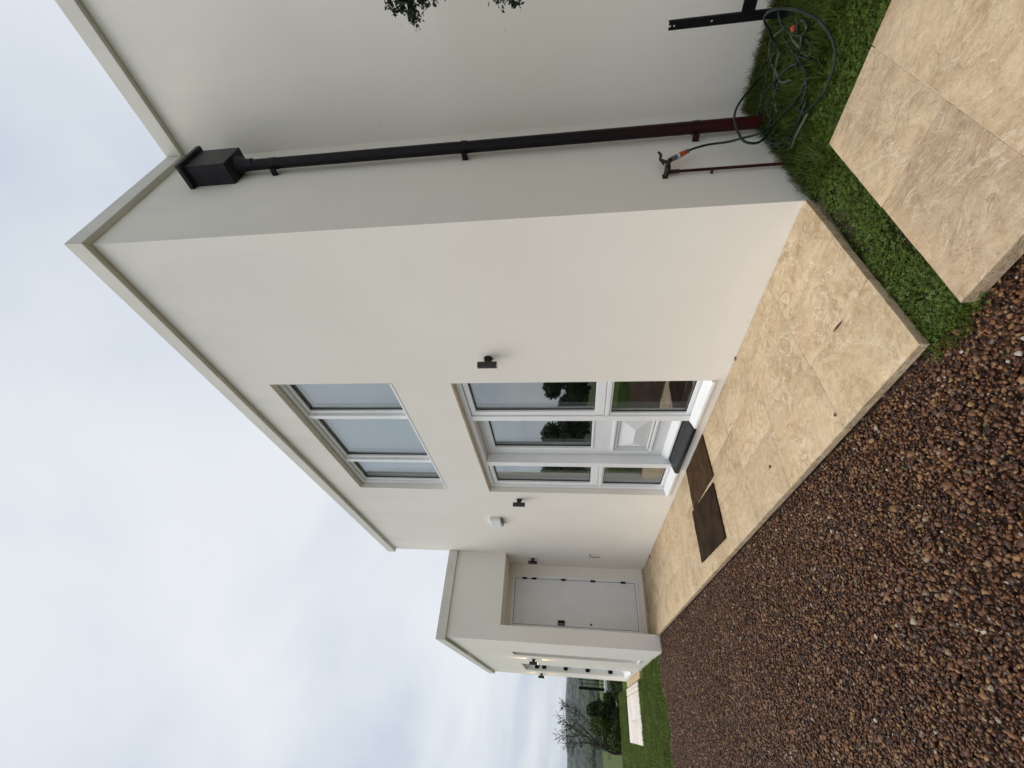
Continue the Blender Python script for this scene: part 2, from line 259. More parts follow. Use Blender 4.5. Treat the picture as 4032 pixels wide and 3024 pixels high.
# ------------------------------------------------------------------ mesh helpers
class MB:
    def __init__(s): s.v = []; s.f = []
    def add(s, vs, fs):
        k = len(s.v); s.v += [tuple(p) for p in vs]; s.f += [tuple(i+k for i in f) for f in fs]; return s
    def box(s, x0, x1, y0, y1, z0, z1):
        return s.add([(x0,y0,z0),(x1,y0,z0),(x1,y1,z0),(x0,y1,z0),(x0,y0,z1),(x1,y0,z1),(x1,y1,z1),(x0,y1,z1)],
                     [(0,3,2,1),(4,5,6,7),(0,1,5,4),(1,2,6,5),(2,3,7,6),(3,0,4,7)])
    def prism(s, poly, z0, z1):
        n = len(poly)
        return s.add([(x,y,z0) for x,y in poly]+[(x,y,z1) for x,y in poly],
                     [tuple(range(n-1,-1,-1)), tuple(range(n,2*n))]+[(i,(i+1)%n,n+(i+1)%n,n+i) for i in range(n)])
    def prism_axis(s, poly, a0, a1, axis):
        n = len(poly); f = {'x': lambda p,a: (a,p[0],p[1]), 'y': lambda p,a: (p[0],a,p[1])}[axis]
        return s.add([f(p,a0) for p in poly]+[f(p,a1) for p in poly],
                     [tuple(range(n-1,-1,-1)), tuple(range(n,2*n))]+[(i,(i+1)%n,n+(i+1)%n,n+i) for i in range(n)])
    def tube(s, pts, rad, seg=10, caps=True):
        pts = [Vector(p) for p in pts]; n = len(pts); rads = rad if hasattr(rad, '__len__') else [rad]*n
        prev = None; k = len(s.v)
        for i, p in enumerate(pts):
            d = (pts[min(i+1,n-1)]-pts[max(i-1,0)]).normalized()
            if prev is None:
                a = Vector((0,0,1)) if abs(d.z) < 0.9 else Vector((1,0,0)); u = d.cross(a).normalized()
            else: u = (prev - d*prev.dot(d)).normalized()
            prev = u; v = d.cross(u)
            for j in range(seg):
                t = 2*math.pi*j/seg; q = p + rads[i]*(math.cos(t)*u+math.sin(t)*v); s.v.append(tuple(q))
        for i in range(n-1):
            for j in range(seg):
                a = k+i*seg+j; b = k+i*seg+(j+1)%seg; s.f.append((a,b,b+seg,a+seg))
        if caps:
            s.f.append(tuple(k+j for j in range(seg-1,-1,-1))); s.f.append(tuple(k+(n-1)*seg+j for j in range(seg)))
        return s
    def lathe(s, prof, c=(0,0,0), axis='z', seg=20):
        k = len(s.v); c = Vector(c)
        for r, h in prof:
            for j in range(seg):
                t = 2*math.pi*j/seg; a, b = r*math.cos(t), r*math.sin(t)
                s.v.append(tuple(c + Vector({'z': (a,b,h), 'y': (a,h,b), 'x': (h,a,b)}[axis])))
        for i in range(len(prof)-1):
            for j in range(seg):
                a = k+i*seg+j; b = k+i*seg+(j+1)%seg; s.f.append((a,b,b+seg,a+seg))
        s.f.append(tuple(k+j for j in range(seg-1,-1,-1))); s.f.append(tuple(k+(len(prof)-1)*seg+j for j in range(seg)))
        return s
    def build(s, name, material, parent=None, smooth=False, bevel=0.0, bseg=2, fix=True):
        me = bpy.data.meshes.new(name); me.from_pydata(s.v, [], s.f)
        if fix or bevel:
            bm = bmesh.new(); bm.from_mesh(me)
            bmesh.ops.recalc_face_normals(bm, faces=bm.faces)
            if bevel: bmesh.ops.bevel(bm, geom=list(bm.edges), offset=bevel, segments=bseg, profile=0.6, affect='EDGES', clamp_overlap=True)
            bm.to_mesh(me); bm.free()
        me.materials.append(MATS[material])
        if smooth:
            for p in me.polygons: p.use_smooth = True
            if smooth == 'auto': me.set_sharp_from_angle(angle=R(35))
        me.update()
        o = bpy.data.objects.new(name, me); COL.objects.link(o)
        if parent: o.parent = parent
        return o
def tag(o, label=None, cat=None, group=None, kind=None):
    if label: o['label'] = label
    if cat: o['category'] = cat
    if group: o['group'] = group
    if kind: o['kind'] = kind
    return o
def empty(name, loc, label=None, cat=None, group=None, kind=None):
    o = bpy.data.objects.new(name, None); o.location = loc; o.empty_display_size = 0.1; COL.objects.link(o); return tag(o, label, cat, group, kind)
class At(MB):
    """mesh given in world coordinates, built relative to a parent Empty"""
    def build(s, name, material, parent=None, **k):
        if parent is not None:
            L = Vector(parent.location); p = parent.parent
            while p is not None: L += Vector(p.location); p = p.parent
            s.v = [tuple(Vector(q)-L) for q in s.v]
        return MB.build(s, name, material, parent, **k)
def catmull(pts, n=8):
    P = [Vector(p) for p in pts]; P = [P[0]*2-P[1]]+P+[P[-1]*2-P[-2]]; res = []
    for i in range(1, len(P)-2):
        for k in range(n):
            t = k/n; a, b, c, d = P[i-1:i+3]
            res.append(0.5*((2*b)+(c-a)*t+(2*a-5*b+4*c-d)*t*t+(3*b-a-3*c+d)*t**3))
    res.append(P[-2]); return res
def wall_mesh(ext, holes, d0, d1, plane):
    """wall sheet with rectangular holes; ext/holes=(u0,u1,v0,v1); d0 outer, d1 inner; plane 'y' (u=x) or 'x' (u=y)"""
    us = sorted({ext[0], ext[1], *[h[0] for h in holes], *[h[1] for h in holes]}); vs_ = sorted({ext[2], ext[3], *[h[2] for h in holes], *[h[3] for h in holes]})
    us = [u for u in us if ext[0] <= u <= ext[1]]; vs_ = [v for v in vs_ if ext[2] <= v <= ext[3]]
    solid = {}
    for i in range(len(us)-1):
        for j in range(len(vs_)-1):
            cu, cv = (us[i]+us[i+1])/2, (vs_[j]+vs_[j+1])/2
            solid[i,j] = not any(h[0] < cu < h[1] and h[2] < cv < h[3] for h in holes)
    bm = bmesh.new(); cache = {}
    def V(i, j, d):
        if (i,j,d) not in cache:
            p = (us[i], d, vs_[j]) if plane == 'y' else (d, us[i], vs_[j]); cache[i,j,d] = bm.verts.new(p)
        return cache[i,j,d]
    for (i,j), sflag in solid.items():
        if not sflag: continue
        for d in (d0, d1): bm.faces.new([V(i,j,d), V(i+1,j,d), V(i+1,j+1,d), V(i,j+1,d)])
        for (ni,nj,a,b) in ((i-1,j,(i,j),(i,j+1)),(i+1,j,(i+1,j),(i+1,j+1)),(i,j-1,(i,j),(i+1,j)),(i,j+1,(i,j+1),(i+1,j+1))):
            if not solid.get((ni,nj), False): bm.faces.new([V(*a,d0), V(*b,d0), V(*b,d1), V(*a,d1)])
    bmesh.ops.recalc_face_normals(bm, faces=bm.faces)
    return bm
def bm_obj(name, bm, material, parent=None):
    me = bpy.data.meshes.new(name)
    if parent is not None: bmesh.ops.translate(bm, verts=bm.verts, vec=-Vector(parent.location))
    bm.to_mesh(me); bm.free(); me.materials.append(MATS[material])
    o = bpy.data.objects.new(name, me); COL.objects.link(o); o.parent = parent; return o

D = 1.197            # depth of the return wall
GZ = -0.075           # plateau level

# ------------------------------------------------------------------ terrain
def build_terrain():
    rad = np.concatenate([[0.0], np.geomspace(3, 6500, 70)]); ang = np.linspace(0, 2*np.pi, 181)[:-1]
    S_ = [0, 1.5, 4, 8, 50, 120, 300, 700, 1300, 1900, 2600, 3400, 4600, 6500]; H_ = [0, .25, .75, 1.2, 4.0, 6.6, 14, 24, 27, 20, -17, -15, -60, -70]
    vs_ = [(0, 0, GZ)]; fs = []
    for r in rad[1:]:
        for a in ang:
            x, y = r*math.cos(a), r*math.sin(a); s_ = max(0.0, -x-13.6); z = GZ-np.interp(s_, S_, H_)
            if s_ > 1400: z += 10*math.sin(y*0.0043+1.0)*min(1, (s_-1400)/800)+5*math.sin(y*0.013+x*0.004)+2.5*math.sin(y*0.041+x*0.013)
            if s_ > 30: z += 0.9*math.sin(x*0.021+y*0.03)*min(1, s_/300)
            vs_.append((x, y, z))
    n = len(ang)
    for j in range(n): fs.append((0, 1+j, 1+(j+1) % n))
    for i in range(len(rad)-2):
        for j in range(n):
            a = 1+i*n+j; b = 1+i*n+(j+1) % n; fs.append((a, a+n, b+n, b))
    o = MB().add(vs_, fs).build('terrain', 'countryside', smooth=True); tag(o, kind='structure')
build_terrain()
tag(MB().add([(-6.3,-1.0,-.064),(-6.3,-1.2,-.064),(-6.55,-1.6,-.064),(-6.15,-2.05,-.064),(-6.4,-2.6,-.064),(-6.2,-4,-.064),(-6.8,-9,-.064),(7,-9,-.064),(7,-1.0,-.064)], [tuple(range(9))]).build('gravel_bed', 'gravel_ground'), kind='structure')
tag(MB().add([(-0.15,-0.02,-.055),(0.02,-0.02,-.055),(0.055,-1.07,-.062),(0.32,-1.07,-.062),(0.32,-0.02,-.055),(5,-0.02,-.055),(5,1.3,-.04),(-0.15,1.3,-.04)], [tuple(range(8))]).build('soil_bed', 'soil'), kind='structure')

# ------------------------------------------------------------------ scattering of ground cover
def source(name, mb, material, smooth=True):
    o = mb.build(name, material, smooth=smooth); COL.objects.unlink(o); return o
def scatter(name, pts, rots, scl, idx, sources, kind='stuff', label=None, cat=None):
    coll = bpy.data.collections.new(name+'_sources')
    for s in sources: coll.objects.link(s)
    me = bpy.data.meshes.new(name); me.vertices.add(len(pts)); me.vertices.foreach_set('co', np.asarray(pts, np.float32).ravel())
    for nm, typ, data, key in (('rot','FLOAT_VECTOR',rots,'vector'),('scl','FLOAT_VECTOR',scl,'vector'),('idx','INT',idx,'value')):
        at = me.attributes.new(nm, typ, 'POINT'); at.data.foreach_set(key, np.asarray(data, np.int32 if typ=='INT' else np.float32).ravel())
    me.update(); o = bpy.data.objects.new(name, me); COL.objects.link(o); tag(o, label, cat, kind=kind)
    g = bpy.data.node_groups.new(name, 'GeometryNodeTree')
    g.interface.new_socket('Geometry', in_out='INPUT', socket_type='NodeSocketGeometry'); g.interface.new_socket('Geometry', in_out='OUTPUT', socket_type='NodeSocketGeometry')
    gi = g.nodes.new('NodeGroupInput'); go = g.nodes.new('NodeGroupOutput'); ip = g.nodes.new('GeometryNodeInstanceOnPoints'); ci = g.nodes.new('GeometryNodeCollectionInfo')
    ci.inputs['Collection'].default_value = coll; ci.inputs['Separate Children'].default_value = True; ci.inputs['Reset Children'].default_value = True
    ip.inputs['Pick Instance'].default_value = True
    def na(nm, dt):
        a = g.nodes.new('GeometryNodeInputNamedAttribute'); a.data_type = dt; a.inputs['Name'].default_value = nm; return a.outputs['Attribute']
    g.links.new(gi.outputs[0], ip.inputs['Points']); g.links.new(ci.outputs[0], ip.inputs['Instance'])
    g.links.new(na('idx','INT'), ip.inputs['Instance Index']); g.links.new(na('scl','FLOAT_VECTOR'), ip.inputs['Scale'])
    er = g.nodes.new('FunctionNodeEulerToRotation'); g.links.new(na('rot','FLOAT_VECTOR'), er.inputs[0]); g.links.new(er.outputs[0], ip.inputs['Rotation'])
    g.links.new(ip.outputs[0], go.inputs[0])
    md = o.modifiers.new('scatter', 'NODES'); md.node_group = g
    return o
def pebble_sources():
    res = []
    for k in range(9):
        bm = bmesh.new(); bmesh.ops.create_icosphere(bm, subdivisions=2, radius=1.0)
        r = np.random.default_rng(100+k); ax = Vector(r.uniform(0.55, 1.0, 3)); ax.x = 1.0; ax.z = r.uniform(0.42, 0.75)
        planes = [(Vector(r.normal(size=3)).normalized(), r.uniform(0.40, 0.78)) for _ in range(12)]
        for v in bm.verts:
            p = v.co.copy()
            for nrm, dd in planes:
                q = p.dot(nrm)
                if q > dd: p -= nrm*(q-dd)*0.85
            p *= 1.25; v.co = Vector((p.x*ax.x, p.y*ax.y, p.z*ax.z))
        me = bpy.data.meshes.new('pebble'); bm.to_mesh(me); bm.free(); me.materials.append(MATS['pebble'])
        for p in me.polygons: p.use_smooth = True
        res.append(bpy.data.objects.new('pebble', me))
    return res
def build_gravel():
    P = []
    def grid(x0, x1, y0, y1, s):
        xs = np.arange(x0, x1, s); ys = np.arange(y0, y1, s); g = np.stack(np.meshgrid(xs, ys), -1).reshape(-1, 2)
        return g + rng.uniform(-0.62*s, 0.62*s, g.shape)
    a = grid(-7.2, 1.9, -3.6, -1.06, 0.0112); P.append(a)
    p = np.concatenate(P)
    edge = np.interp(p[:,1], [-9,-4,-2.6,-2.05,-1.6,-1.2], [-6.8,-6.2,-6.4,-6.15,-6.55,-6.3])+0.06*np.sin(p[:,1]*19)+0.04*np.sin(p[:,1]*47+1)
    dist = np.hypot(p[:,0]-CAM.x, p[:,1]-CAM.y)
    keep = (p[:,0] > edge) & ((p[:,1] < -1.118) | ((p[:,0] > 0.04) & (p[:,0] < 0.30) & (p[:,1] < -1.10)))
    keep &= ~((p[:,0] < -6.2) & (p[:,1] > -1.36))
    keep &= (p[:,1] > -2.9-0.17*(CAM.x-p[:,0]))|(dist < 1.2)
    keep &= (p[:,0]-CAM.x)*-0.79+(p[:,1]-CAM.y)*0.61 > -0.25
    far = dist > 4.5; keep &= (~far) | (rng.random(len(p)) < 0.72)
    p = p[keep]; n = len(p)
    z = -0.055+rng.uniform(0, 0.015, n)+0.006*np.sin(p[:,0]*3.1+p[:,1]*2.0)+0.005*np.sin(p[:,1]*7.3-p[:,0]*1.7)
    near_edge = np.clip((-1.32-p[:,1])/0.2, 0, 1); z -= 0.004*(1-near_edge)
    sz = rng.lognormal(math.log(0.0068), 0.33, n).clip(0.004, 0.018)
    big = rng.random(n) < 0.01; sz[big] *= 1.25
    rots = np.stack([rng.normal(0, 0.35, n), rng.normal(0, 0.35, n), rng.uniform(0, 6.28, n)], -1)
    scatter('gravel', np.column_stack([p, z]), rots, np.repeat(sz[:,None], 3, 1), rng.integers(0, 9, n), pebble_sources(), label='loose brown and tan pebble gravel covering the drive', cat='gravel')
build_gravel()

def blade(mb, base, h, lean, az, wd, seg=3):
    d = Vector((math.cos(az), math.sin(az), 0)); sd_ = Vector((-d.y, d.x, 0)); vs_ = []; k = len(mb.v)
    for i in range(seg+1):
        t = i/seg; p = Vector(base)+Vector((0,0,h*t*(1-0.25*lean*t)))+d*(lean*h*t*t*0.9); ww = wd*(1-t**1.6)+0.0002
        vs_ += [p-sd_*ww, p+sd_*ww]
    mb.add(vs_, [(2*i, 2*i+1, 2*i+3, 2*i+2) for i in range(seg)])
def tuft(k, n, h, spread, wd):
    r = random.Random(k); mb = MB()
    for _ in range(n):
        a = r.uniform(0, 6.28); q = spread*math.sqrt(r.random()); blade(mb, (q*math.cos(a), q*math.sin(a), 0), h*r.uniform(0.45, 1.15), r.uniform(0.25, 1.5), r.uniform(0, 6.28), wd*r.uniform(0.6, 1.3))
    return mb
def clover(k, n, h, spread, sz):
    r = random.Random(k); mb = MB()
    for _ in range(n):
        a = r.uniform(0, 6.28); q = spread*math.sqrt(r.random()); hh = h*r.uniform(0.4, 1.1); c = Vector((q*math.cos(a), q*math.sin(a), hh))
        tilt = Vector((r.gauss(0, .35), r.gauss(0, .35), 1)).normalized(); a0 = r.uniform(0, 6.28); s_ = sz*r.uniform(0.6, 1.2)
        u = tilt.orthogonal().normalized(); v = tilt.cross(u)
        blade(mb, (c.x, c.y, 0), hh, 0.02, a, 0.0006, 1)
        for j in range(3):
            t = a0+j*2.094; d = math.cos(t)*u+math.sin(t)*v; e_ = math.cos(t+1.57)*u+math.sin(t+1.57)*v
            mb.add([c, c+d*s_*0.55-e_*s_*0.42+tilt*s_*.08, c+d*s_*1.0-e_*s_*0.25, c+d*s_*1.0+e_*s_*0.25, c+d*s_*0.55+e_*s_*0.42+tilt*s_*.08], [(0,1,2,3,4)])
    return mb
def build_grass():
    src = [source('tuft', tuft(k, 26, 0.042, 0.04, 0.0015), 'grass_blade') for k in range(4)]
    src += [source('clover', clover(20+k, 12, 0.034, 0.045, 0.0085), 'clover_leaf') for k in range(3)]
    src += [source('tall_tuft', tuft(40+k, 22, 0.10, 0.035, 0.0023), 'grass_blade') for k in range(2)]
    src += [source('dry_tuft', tuft(60, 10, 0.04, 0.04, 0.0012), 'dry_blade')]
    names = sorted(range(len(src)), key=lambda i: src[i].name)          # collection children come in name order
    order = {i: names.index(i) for i in range(len(src))}
    P = []; I = []; Sx = []
    def put(x, y, kinds, s): P.append((x, y)); I.append(order[random.choice(kinds)]); Sx.append(s)
    T_, C_, L_, Dd = [0,1,2,3], [4,5,6], [7,8], [9]
    for _ in range(2500):                                                # strip between terrace and path
        x = random.uniform(0.06, 0.31); y = random.uniform(-1.10, 0.03)
        bare = (math.sin(x*31+y*17)+math.sin(y*23-x*11) > 0.95) or (x < 0.13 and -0.62 < y < -0.18) or (x > 0.235 and -1.0 < y < -0.05 and random.random() < 0.75) or (x > 0.2 and -0.8 < y < -0.55)
        if bare and random.random() < 0.85: continue
        cl_ = math.sin(x*24+y*13+1)+math.sin(y*19-x*9) > 0.9
        put(x, y, C_*3+T_ if cl_ else T_*2+C_*2+Dd, random.uniform(0.5, 1.0))
    for _ in range(7500):                                                # in the corner by the hose
        x = random.uniform(0.01, 1.25); y = random.uniform(0.0, 1.19)
        put(x, y, T_*2+C_*3+(L_*2 if y > 0.35 or x < 0.25 else [])+(Dd if random.random() < .3 else []), random.uniform(0.6, 1.15))
    for _ in range(420):                                                 # rank growth along the wall foot
        if random.random() < 0.55: put(random.uniform(0.0, 0.75), random.uniform(1.10, 1.19), L_, random.uniform(0.7, 1.15))
        else: put(random.uniform(0.01, 0.07), random.uniform(0.2, 1.19), L_+C_, random.uniform(0.5, 1.0))
    for _ in range(60): put(random.uniform(0.05, 0.32), random.uniform(-1.16, -1.06), T_+C_, random.uniform(0.5, 0.9))
    n = len(P); p = np.array(P); s_ = np.array(Sx)
    z = np.where(p[:,1] > 0, -0.055+0.015*np.clip(p[:,1], 0, 1), -0.06)
    rots = np.stack([rng.normal(0, .12, n), rng.normal(0, .12, n), rng.uniform(0, 6.28, n)], -1)
    scatter('grass', np.column_stack([p, z]), rots, np.repeat(s_[:,None], 3, 1), I, src, label='short green grass and clover by the wall and between the paving', cat='grass')
    # lawn at the far end
    src2 = [source('lawn_tuft', tuft(80+k, 30, 0.05, 0.07, 0.0035), 'lawn_blade') for k in range(4)]
    n = 15000; x = -6.0-rng.random(n)**1.25*8.2; y = -1.25-rng.random(n)**1.1*3.4
    edge = np.interp(y, [-9,-4,-2.6,-2.05,-1.6,-1.2], [-6.8,-6.2,-6.4,-6.15,-6.55,-6.3])+0.06*np.sin(y*19)+0.05*rng.random(n)
    keep = (x < edge) & ~((x > -11.95) & (x < -9.35) & (y > -2.5)) & ~((x < -8.7) & (y > -1.47)) & (y < -1.33)
    x, y = x[keep], y[keep]; n = len(x); sc_ = rng.uniform(0.6, 1.25, n)*np.where(x > -6.9, 0.8, 1.0)
    scatter('lawn', np.column_stack([x, y, np.full(n, GZ)]), np.stack([rng.normal(0, .1, n), rng.normal(0, .1, n), rng.uniform(0, 6.28, n)], -1), np.repeat(sc_[:,None], 3, 1), rng.integers(0, 4, n), src2, label='mown green lawn beyond the gravel at the end of the house', cat='grass')
build_grass()

# ------------------------------------------------------------------ paving
def slab_mesh(quad, z0, z1, rough_edge=0.0012, seed=0):
    r = random.Random(seed); per = []; P = [Vector((*q, 0)) for q in quad]; c = sum(P, Vector())/4
    for k in range(4):
        A, B = P[k], P[(k+1) % 4]; Z = P[k-1]; e1 = (B-A).normalized(); n1 = Vector((-e1.y, e1.x, 0)); e0 = (A-Z).normalized(); n0 = Vector((-e0.y, e0.x, 0)); n = max(2, int((B-A).length/0.05))
        for i in range(n): per.append((A.lerp(B, i/n), n1 if i else n1+n0))
    n = len(per); wob = [r.gauss(0, 1) for _ in range(n)]; wob = [(wob[i-1]+wob[i]+wob[(i+1) % n])/3 for i in range(n)]
    def ring(ins, z, jit): return [tuple(p+nn*(ins+abs(wob[i])*jit)+Vector((0, 0, z+wob[i]*jit*0.25))) for i, (p, nn) in enumerate(per)]
    rings = [ring(0.002, z0, rough_edge*2), ring(0.0, (z0+z1)/2, rough_edge*3), ring(0.0, z1-0.006, rough_edge*2), ring(0.0006, z1-0.0014, rough_edge), ring(0.003, z1, rough_edge*0.4)]
    V = [p for rg in rings for p in rg]; F = []
    for k in range(len(rings)-1):
        for i in range(n): F.append((k*n+i, k*n+(i+1) % n, (k+1)*n+(i+1) % n, (k+1)*n+i))
    q = len(rings)-1; F.append(tuple(q*n+i for i in range(n))); F.append(tuple(n-1-i for i in range(n)))
    return MB().add(V, F)
def paving(name, slabs, material, thick, base, joint=0.0005):
    root = empty(name, (0, 0, 0), kind='structure')
    for k, (x0, x1, y0, y1, z) in enumerate(slabs):
        xs = x1 if hasattr(x1, '__len__') else (x1, x1); xl = x0 if hasattr(x0, '__len__') else (x0, x0)
        slab_mesh([(xl[0]+joint, y0+joint), (xs[0]-joint, y0+joint), (xs[1]-joint, y1-joint), (xl[1]+joint, y1-joint)], z-thick, z, seed=k*7+len(name)).build('paving_slab', material, root, smooth='auto')
    for b in base: MB().box(*b).build('mortar_bed', 'grout', root)
    return root
rows = []
rr = random.Random(3)
cutA = [(0.035,0.010),(-0.535,-0.55),-1.157,-1.75,-2.36,-2.95,-3.42,-4.02,-4.6,-5.2,-5.8,-6.35,-6.868]; cutB = [(0.060,0.035),(-0.505,-0.535),-1.06,-1.66,-2.27,-2.72,-3.33,-3.93,-4.45,-5.06,-5.62,-6.23,-6.868]; cutC = [(0.088,0.060),(-0.465,-0.49),-1.1,-1.66,-2.2,-2.82,-3.42,-3.95,-4.55,-5.1,-5.73,-6.20]
for cut, y0, y1 in ((cutA,-0.365,-0.001),(cutB,-0.715,-0.365),(cutC,-1.112,-0.715)):
    for a, b in zip(cut[1:], cut[:-1]): rows.append((a, b, y0, y1, rr.uniform(-0.0005, 0.0005)))
rows.append((-6.868, -6.203, -1.089, -0.715, 0.0))
paving('terrace', rows, 'travertine', 0.036, [(-6.86, 0.0, -1.085, -0.002, -0.30, -0.0025)])
paving('garden_path', [(0.285,0.668,-0.56,0.0,0.0),(0.287,0.668,-1.122,-0.56,0.0),(0.668,1.27,-0.36,0.0,0.0004),(0.668,1.27,-1.125,-0.36,0.0),(1.27,1.9,-0.56,0.0,0.0),(1.27,1.9,-1.125,-0.56,0.0),(1.9,2.5,-1.125,0.0,0.0)], 'travertine_smooth', 0.05, [(0.33,2.45,-1.10,-0.03,-0.25,-0.002)])
sl = []
for k, (y0, y1) in enumerate([(-1.50,-1.435),(-1.575,-1.505)]): sl.append((-11.9,-9.4,y0,y1,-0.055))
for x0, x1 in [(-11.9,-11.05),(-11.05,-10.2),(-10.2,-9.4)]: sl += [(x0,x1,-2.05,-1.60,-0.055),(x0,x1,-2.45,-2.05,-0.055)]
paving('patio', sl, 'limestone', 0.03, [(-11.88,-9.42,-2.43,-1.45,-0.2,-0.063)])
paving('door_step', [(-9.6,-8.9,-1.43,-1.312,-0.03),(-10.3,-9.6,-1.43,-1.312,-0.03),(-11.4,-10.3,-1.43,-1.312,-0.03)], 'travertine', 0.05, [(-11.38,-8.92,-1.41,-1.32,-0.2,-0.035)])

# ------------------------------------------------------------------ house
HT = 4.335; ET = 3.185; EY = -1.305; EX = -6.222
house = empty('house', (-3, 0.5, 0), 'cream rendered flat-roofed house with white front door and lower wing', 'house')
WIN = (-3.69, -1.503, 2.785, 3.957); DOOR = (-3.73, -1.516, 0.075, 2.2523)
bm_obj('front_wall', wall_mesh((-6.98, 0.0, -0.35, HT+0.02), [WIN, DOOR, (-6.98, EX, ET, HT+0.02)], 0.0, 0.30, 'y'), 'render_paint', house)
At().box(-0.30, 0.0, 0.30, D+0.3, -0.35, HT+0.02).build('return_wall', 'render_paint', house)
At().box(0.0, 5.0, D, D+0.3, -0.35, HT+0.02).build('side_wall', 'render_paint', house)
bm_obj('wing_wall', wall_mesh((EY, 0.02, -0.35, ET+0.02), [(-1.092, 0.02, -0.35, 2.35)], EX, -6.87, 'x'), 'render_paint', house)
bm_obj('wing_wall', wall_mesh((-11.55, -6.87, -0.35, ET+0.02), [(-7.86, -7.45, 0.10, 2.29), (-10.5, -9.25, 0.08, 2.30)], EY, EY+0.28, 'y'), 'render_paint', house)
bm_obj('recess_wall', wall_mesh((-1.15, 0.05, -0.35, 2.45), [(-1.0, -0.175, 0.115, 2.29)], -6.872, -7.0, 'x'), 'render_paint', house)
At().box(-11.55, -11.30, EY+0.28, 3.0, -0.35, ET).build('wing_wall', 'render_paint', house)
At().box(-11.5, -6.25, EY+0.05, 3.0, ET-0.15, ET-0.002).build('wing_roof', 'grey_block', house)
At().box(-6.20, -0.31, 0.31, 8.0, HT-0.10, HT-0.001).build('main_roof', 'grey_block', house); At().box(-0.305, 4.9, D+0.31, 8.0, HT-0.10, HT-0.001).build('main_roof', 'grey_block', house)
At().box(-6.222, -5.97, 0.30, 8.0, 2.4, HT+0.02).build('end_wall', 'render_paint', house)
ov = 0.043; CT = HT+0.135
def coping(poly, z0, z1): At().prism(poly, z0, z1).build('coping', 'coping_paint', house, bevel=0.004)
coping([(EX-0.05,-ov),(ov,-ov),(-0.3,0.3),(EX-0.05,0.3)], HT, CT)
coping([(ov,-ov),(ov,D-ov),(-0.3,D+0.3),(-0.3,0.3)], HT, CT)
coping([(ov,D-ov),(5.0,D-ov),(5.0,D+0.3),(-0.3,D+0.3)], HT, CT)
coping([(EX+ov,-0.004),(EX+ov,EY-ov),(-6.52,-1.0),(-6.52,-0.004)], ET, ET+0.15)
coping([(EX+ov,EY-ov),(-11.6,EY-ov),(-11.6,-1.0),(-6.52,-1.0)], ET, ET+0.15)
# interior shells
bmh = wall_mesh((-5.0,-0.35,0.05,2.50), [], 4.2, 4.3, 'y'); bm_obj('hall_wall', bmh, 'plaster_inside', house)
At().box(-5.1,-5.0,0.30,4.3,0.05,2.5).build('hall_wall', 'plaster_inside', house); At().box(-0.45,-0.35,0.30,4.3,0.05,2.5).build('hall_wall', 'plaster_inside', house)
At().box(-5.1,-0.35,0.30,4.3,-0.05,0.05).build('hall_floor', 'floor_inside', house); At().box(-5.1,-0.35,0.30,4.3,2.5,2.6).build('hall_ceiling', 'plaster_inside', house)
At().box(-5.1,-0.35,2.6,2.7,2.6,4.2).build('landing_wall', 'plaster_inside', house)
At().box(-5.1,-5.0,0.30,2.6,2.6,4.2).build('landing_wall', 'plaster_inside', house); At().box(-0.45,-0.35,0.30,2.6,2.6,4.2).build('landing_wall', 'plaster_inside', house)
for k in range(9):
    At().box(-4.6,-3.75,1.4+k*0.26,1.66+k*0.26,0.05,0.05+0.19*(k+1)).build('stair', 'cabinet_wood', house)

def frame_ring(o0, o1, w_, y0, y1, name, parent, material='white_frame', bevel=0.005):
    (x0, x1, z0, z1) = o0; (a0, a1, b0, b1) = o1
    bm = wall_mesh((x0, x1, z0, z1), [(a0, a1, b0, b1)], y0, y1, 'y')
    if bevel: bmesh.ops.bevel(bm, geom=[e for e in bm.edges if len(e.link_faces) == 2 and e.calc_face_angle() > 0.5], offset=bevel, segments=2, affect='EDGES', clamp_overlap=True)
    loc = Vector(parent.location)+(Vector(parent.parent.location) if parent.parent else Vector())
    me = bpy.data.meshes.new(name); bmesh.ops.translate(bm, verts=bm.verts, vec=-loc); bm.to_mesh(me); bm.free(); me.materials.append(MATS[material])
    o = bpy.data.objects.new(name, me); COL.objects.link(o); o.parent = parent; return o
def part(name, mb, material, parent, bevel=0.0, smooth=False):
    loc = Vector(parent.location)+(Vector(parent.parent.location) if parent.parent else Vector())
    mb.v = [tuple(Vector(q)-loc) for q in mb.v]; return MB.build(mb, name, material, parent, bevel=bevel, smooth=smooth)
def subempty(name, parent, loc, label=None):
    o = bpy.data.objects.new(name, None); o.location = Vector(loc)-Vector(parent.location); o.empty_display_size = 0.1; COL.objects.link(o); o.parent = parent
    if label: o['label'] = label
    return o
FY = 0.068
def glazed(parent, box, y, step=0.012):
    """glass pane with black seal and inner stepped bead"""
    x0, x1, z0, z1 = box
    frame_ring((x0-0.008, x1+0.008, z0-0.008, z1+0.008), (x0+0.006, x1-0.006, z0+0.006, z1-0.006), 0, y+0.016, y+0.024, 'seal', parent, 'seal', 0)
    part('pane', MB().box(x0-0.004, x1+0.004, y+0.026, y+0.050, z0-0.004, z1+0.004), 'window_glass', parent)
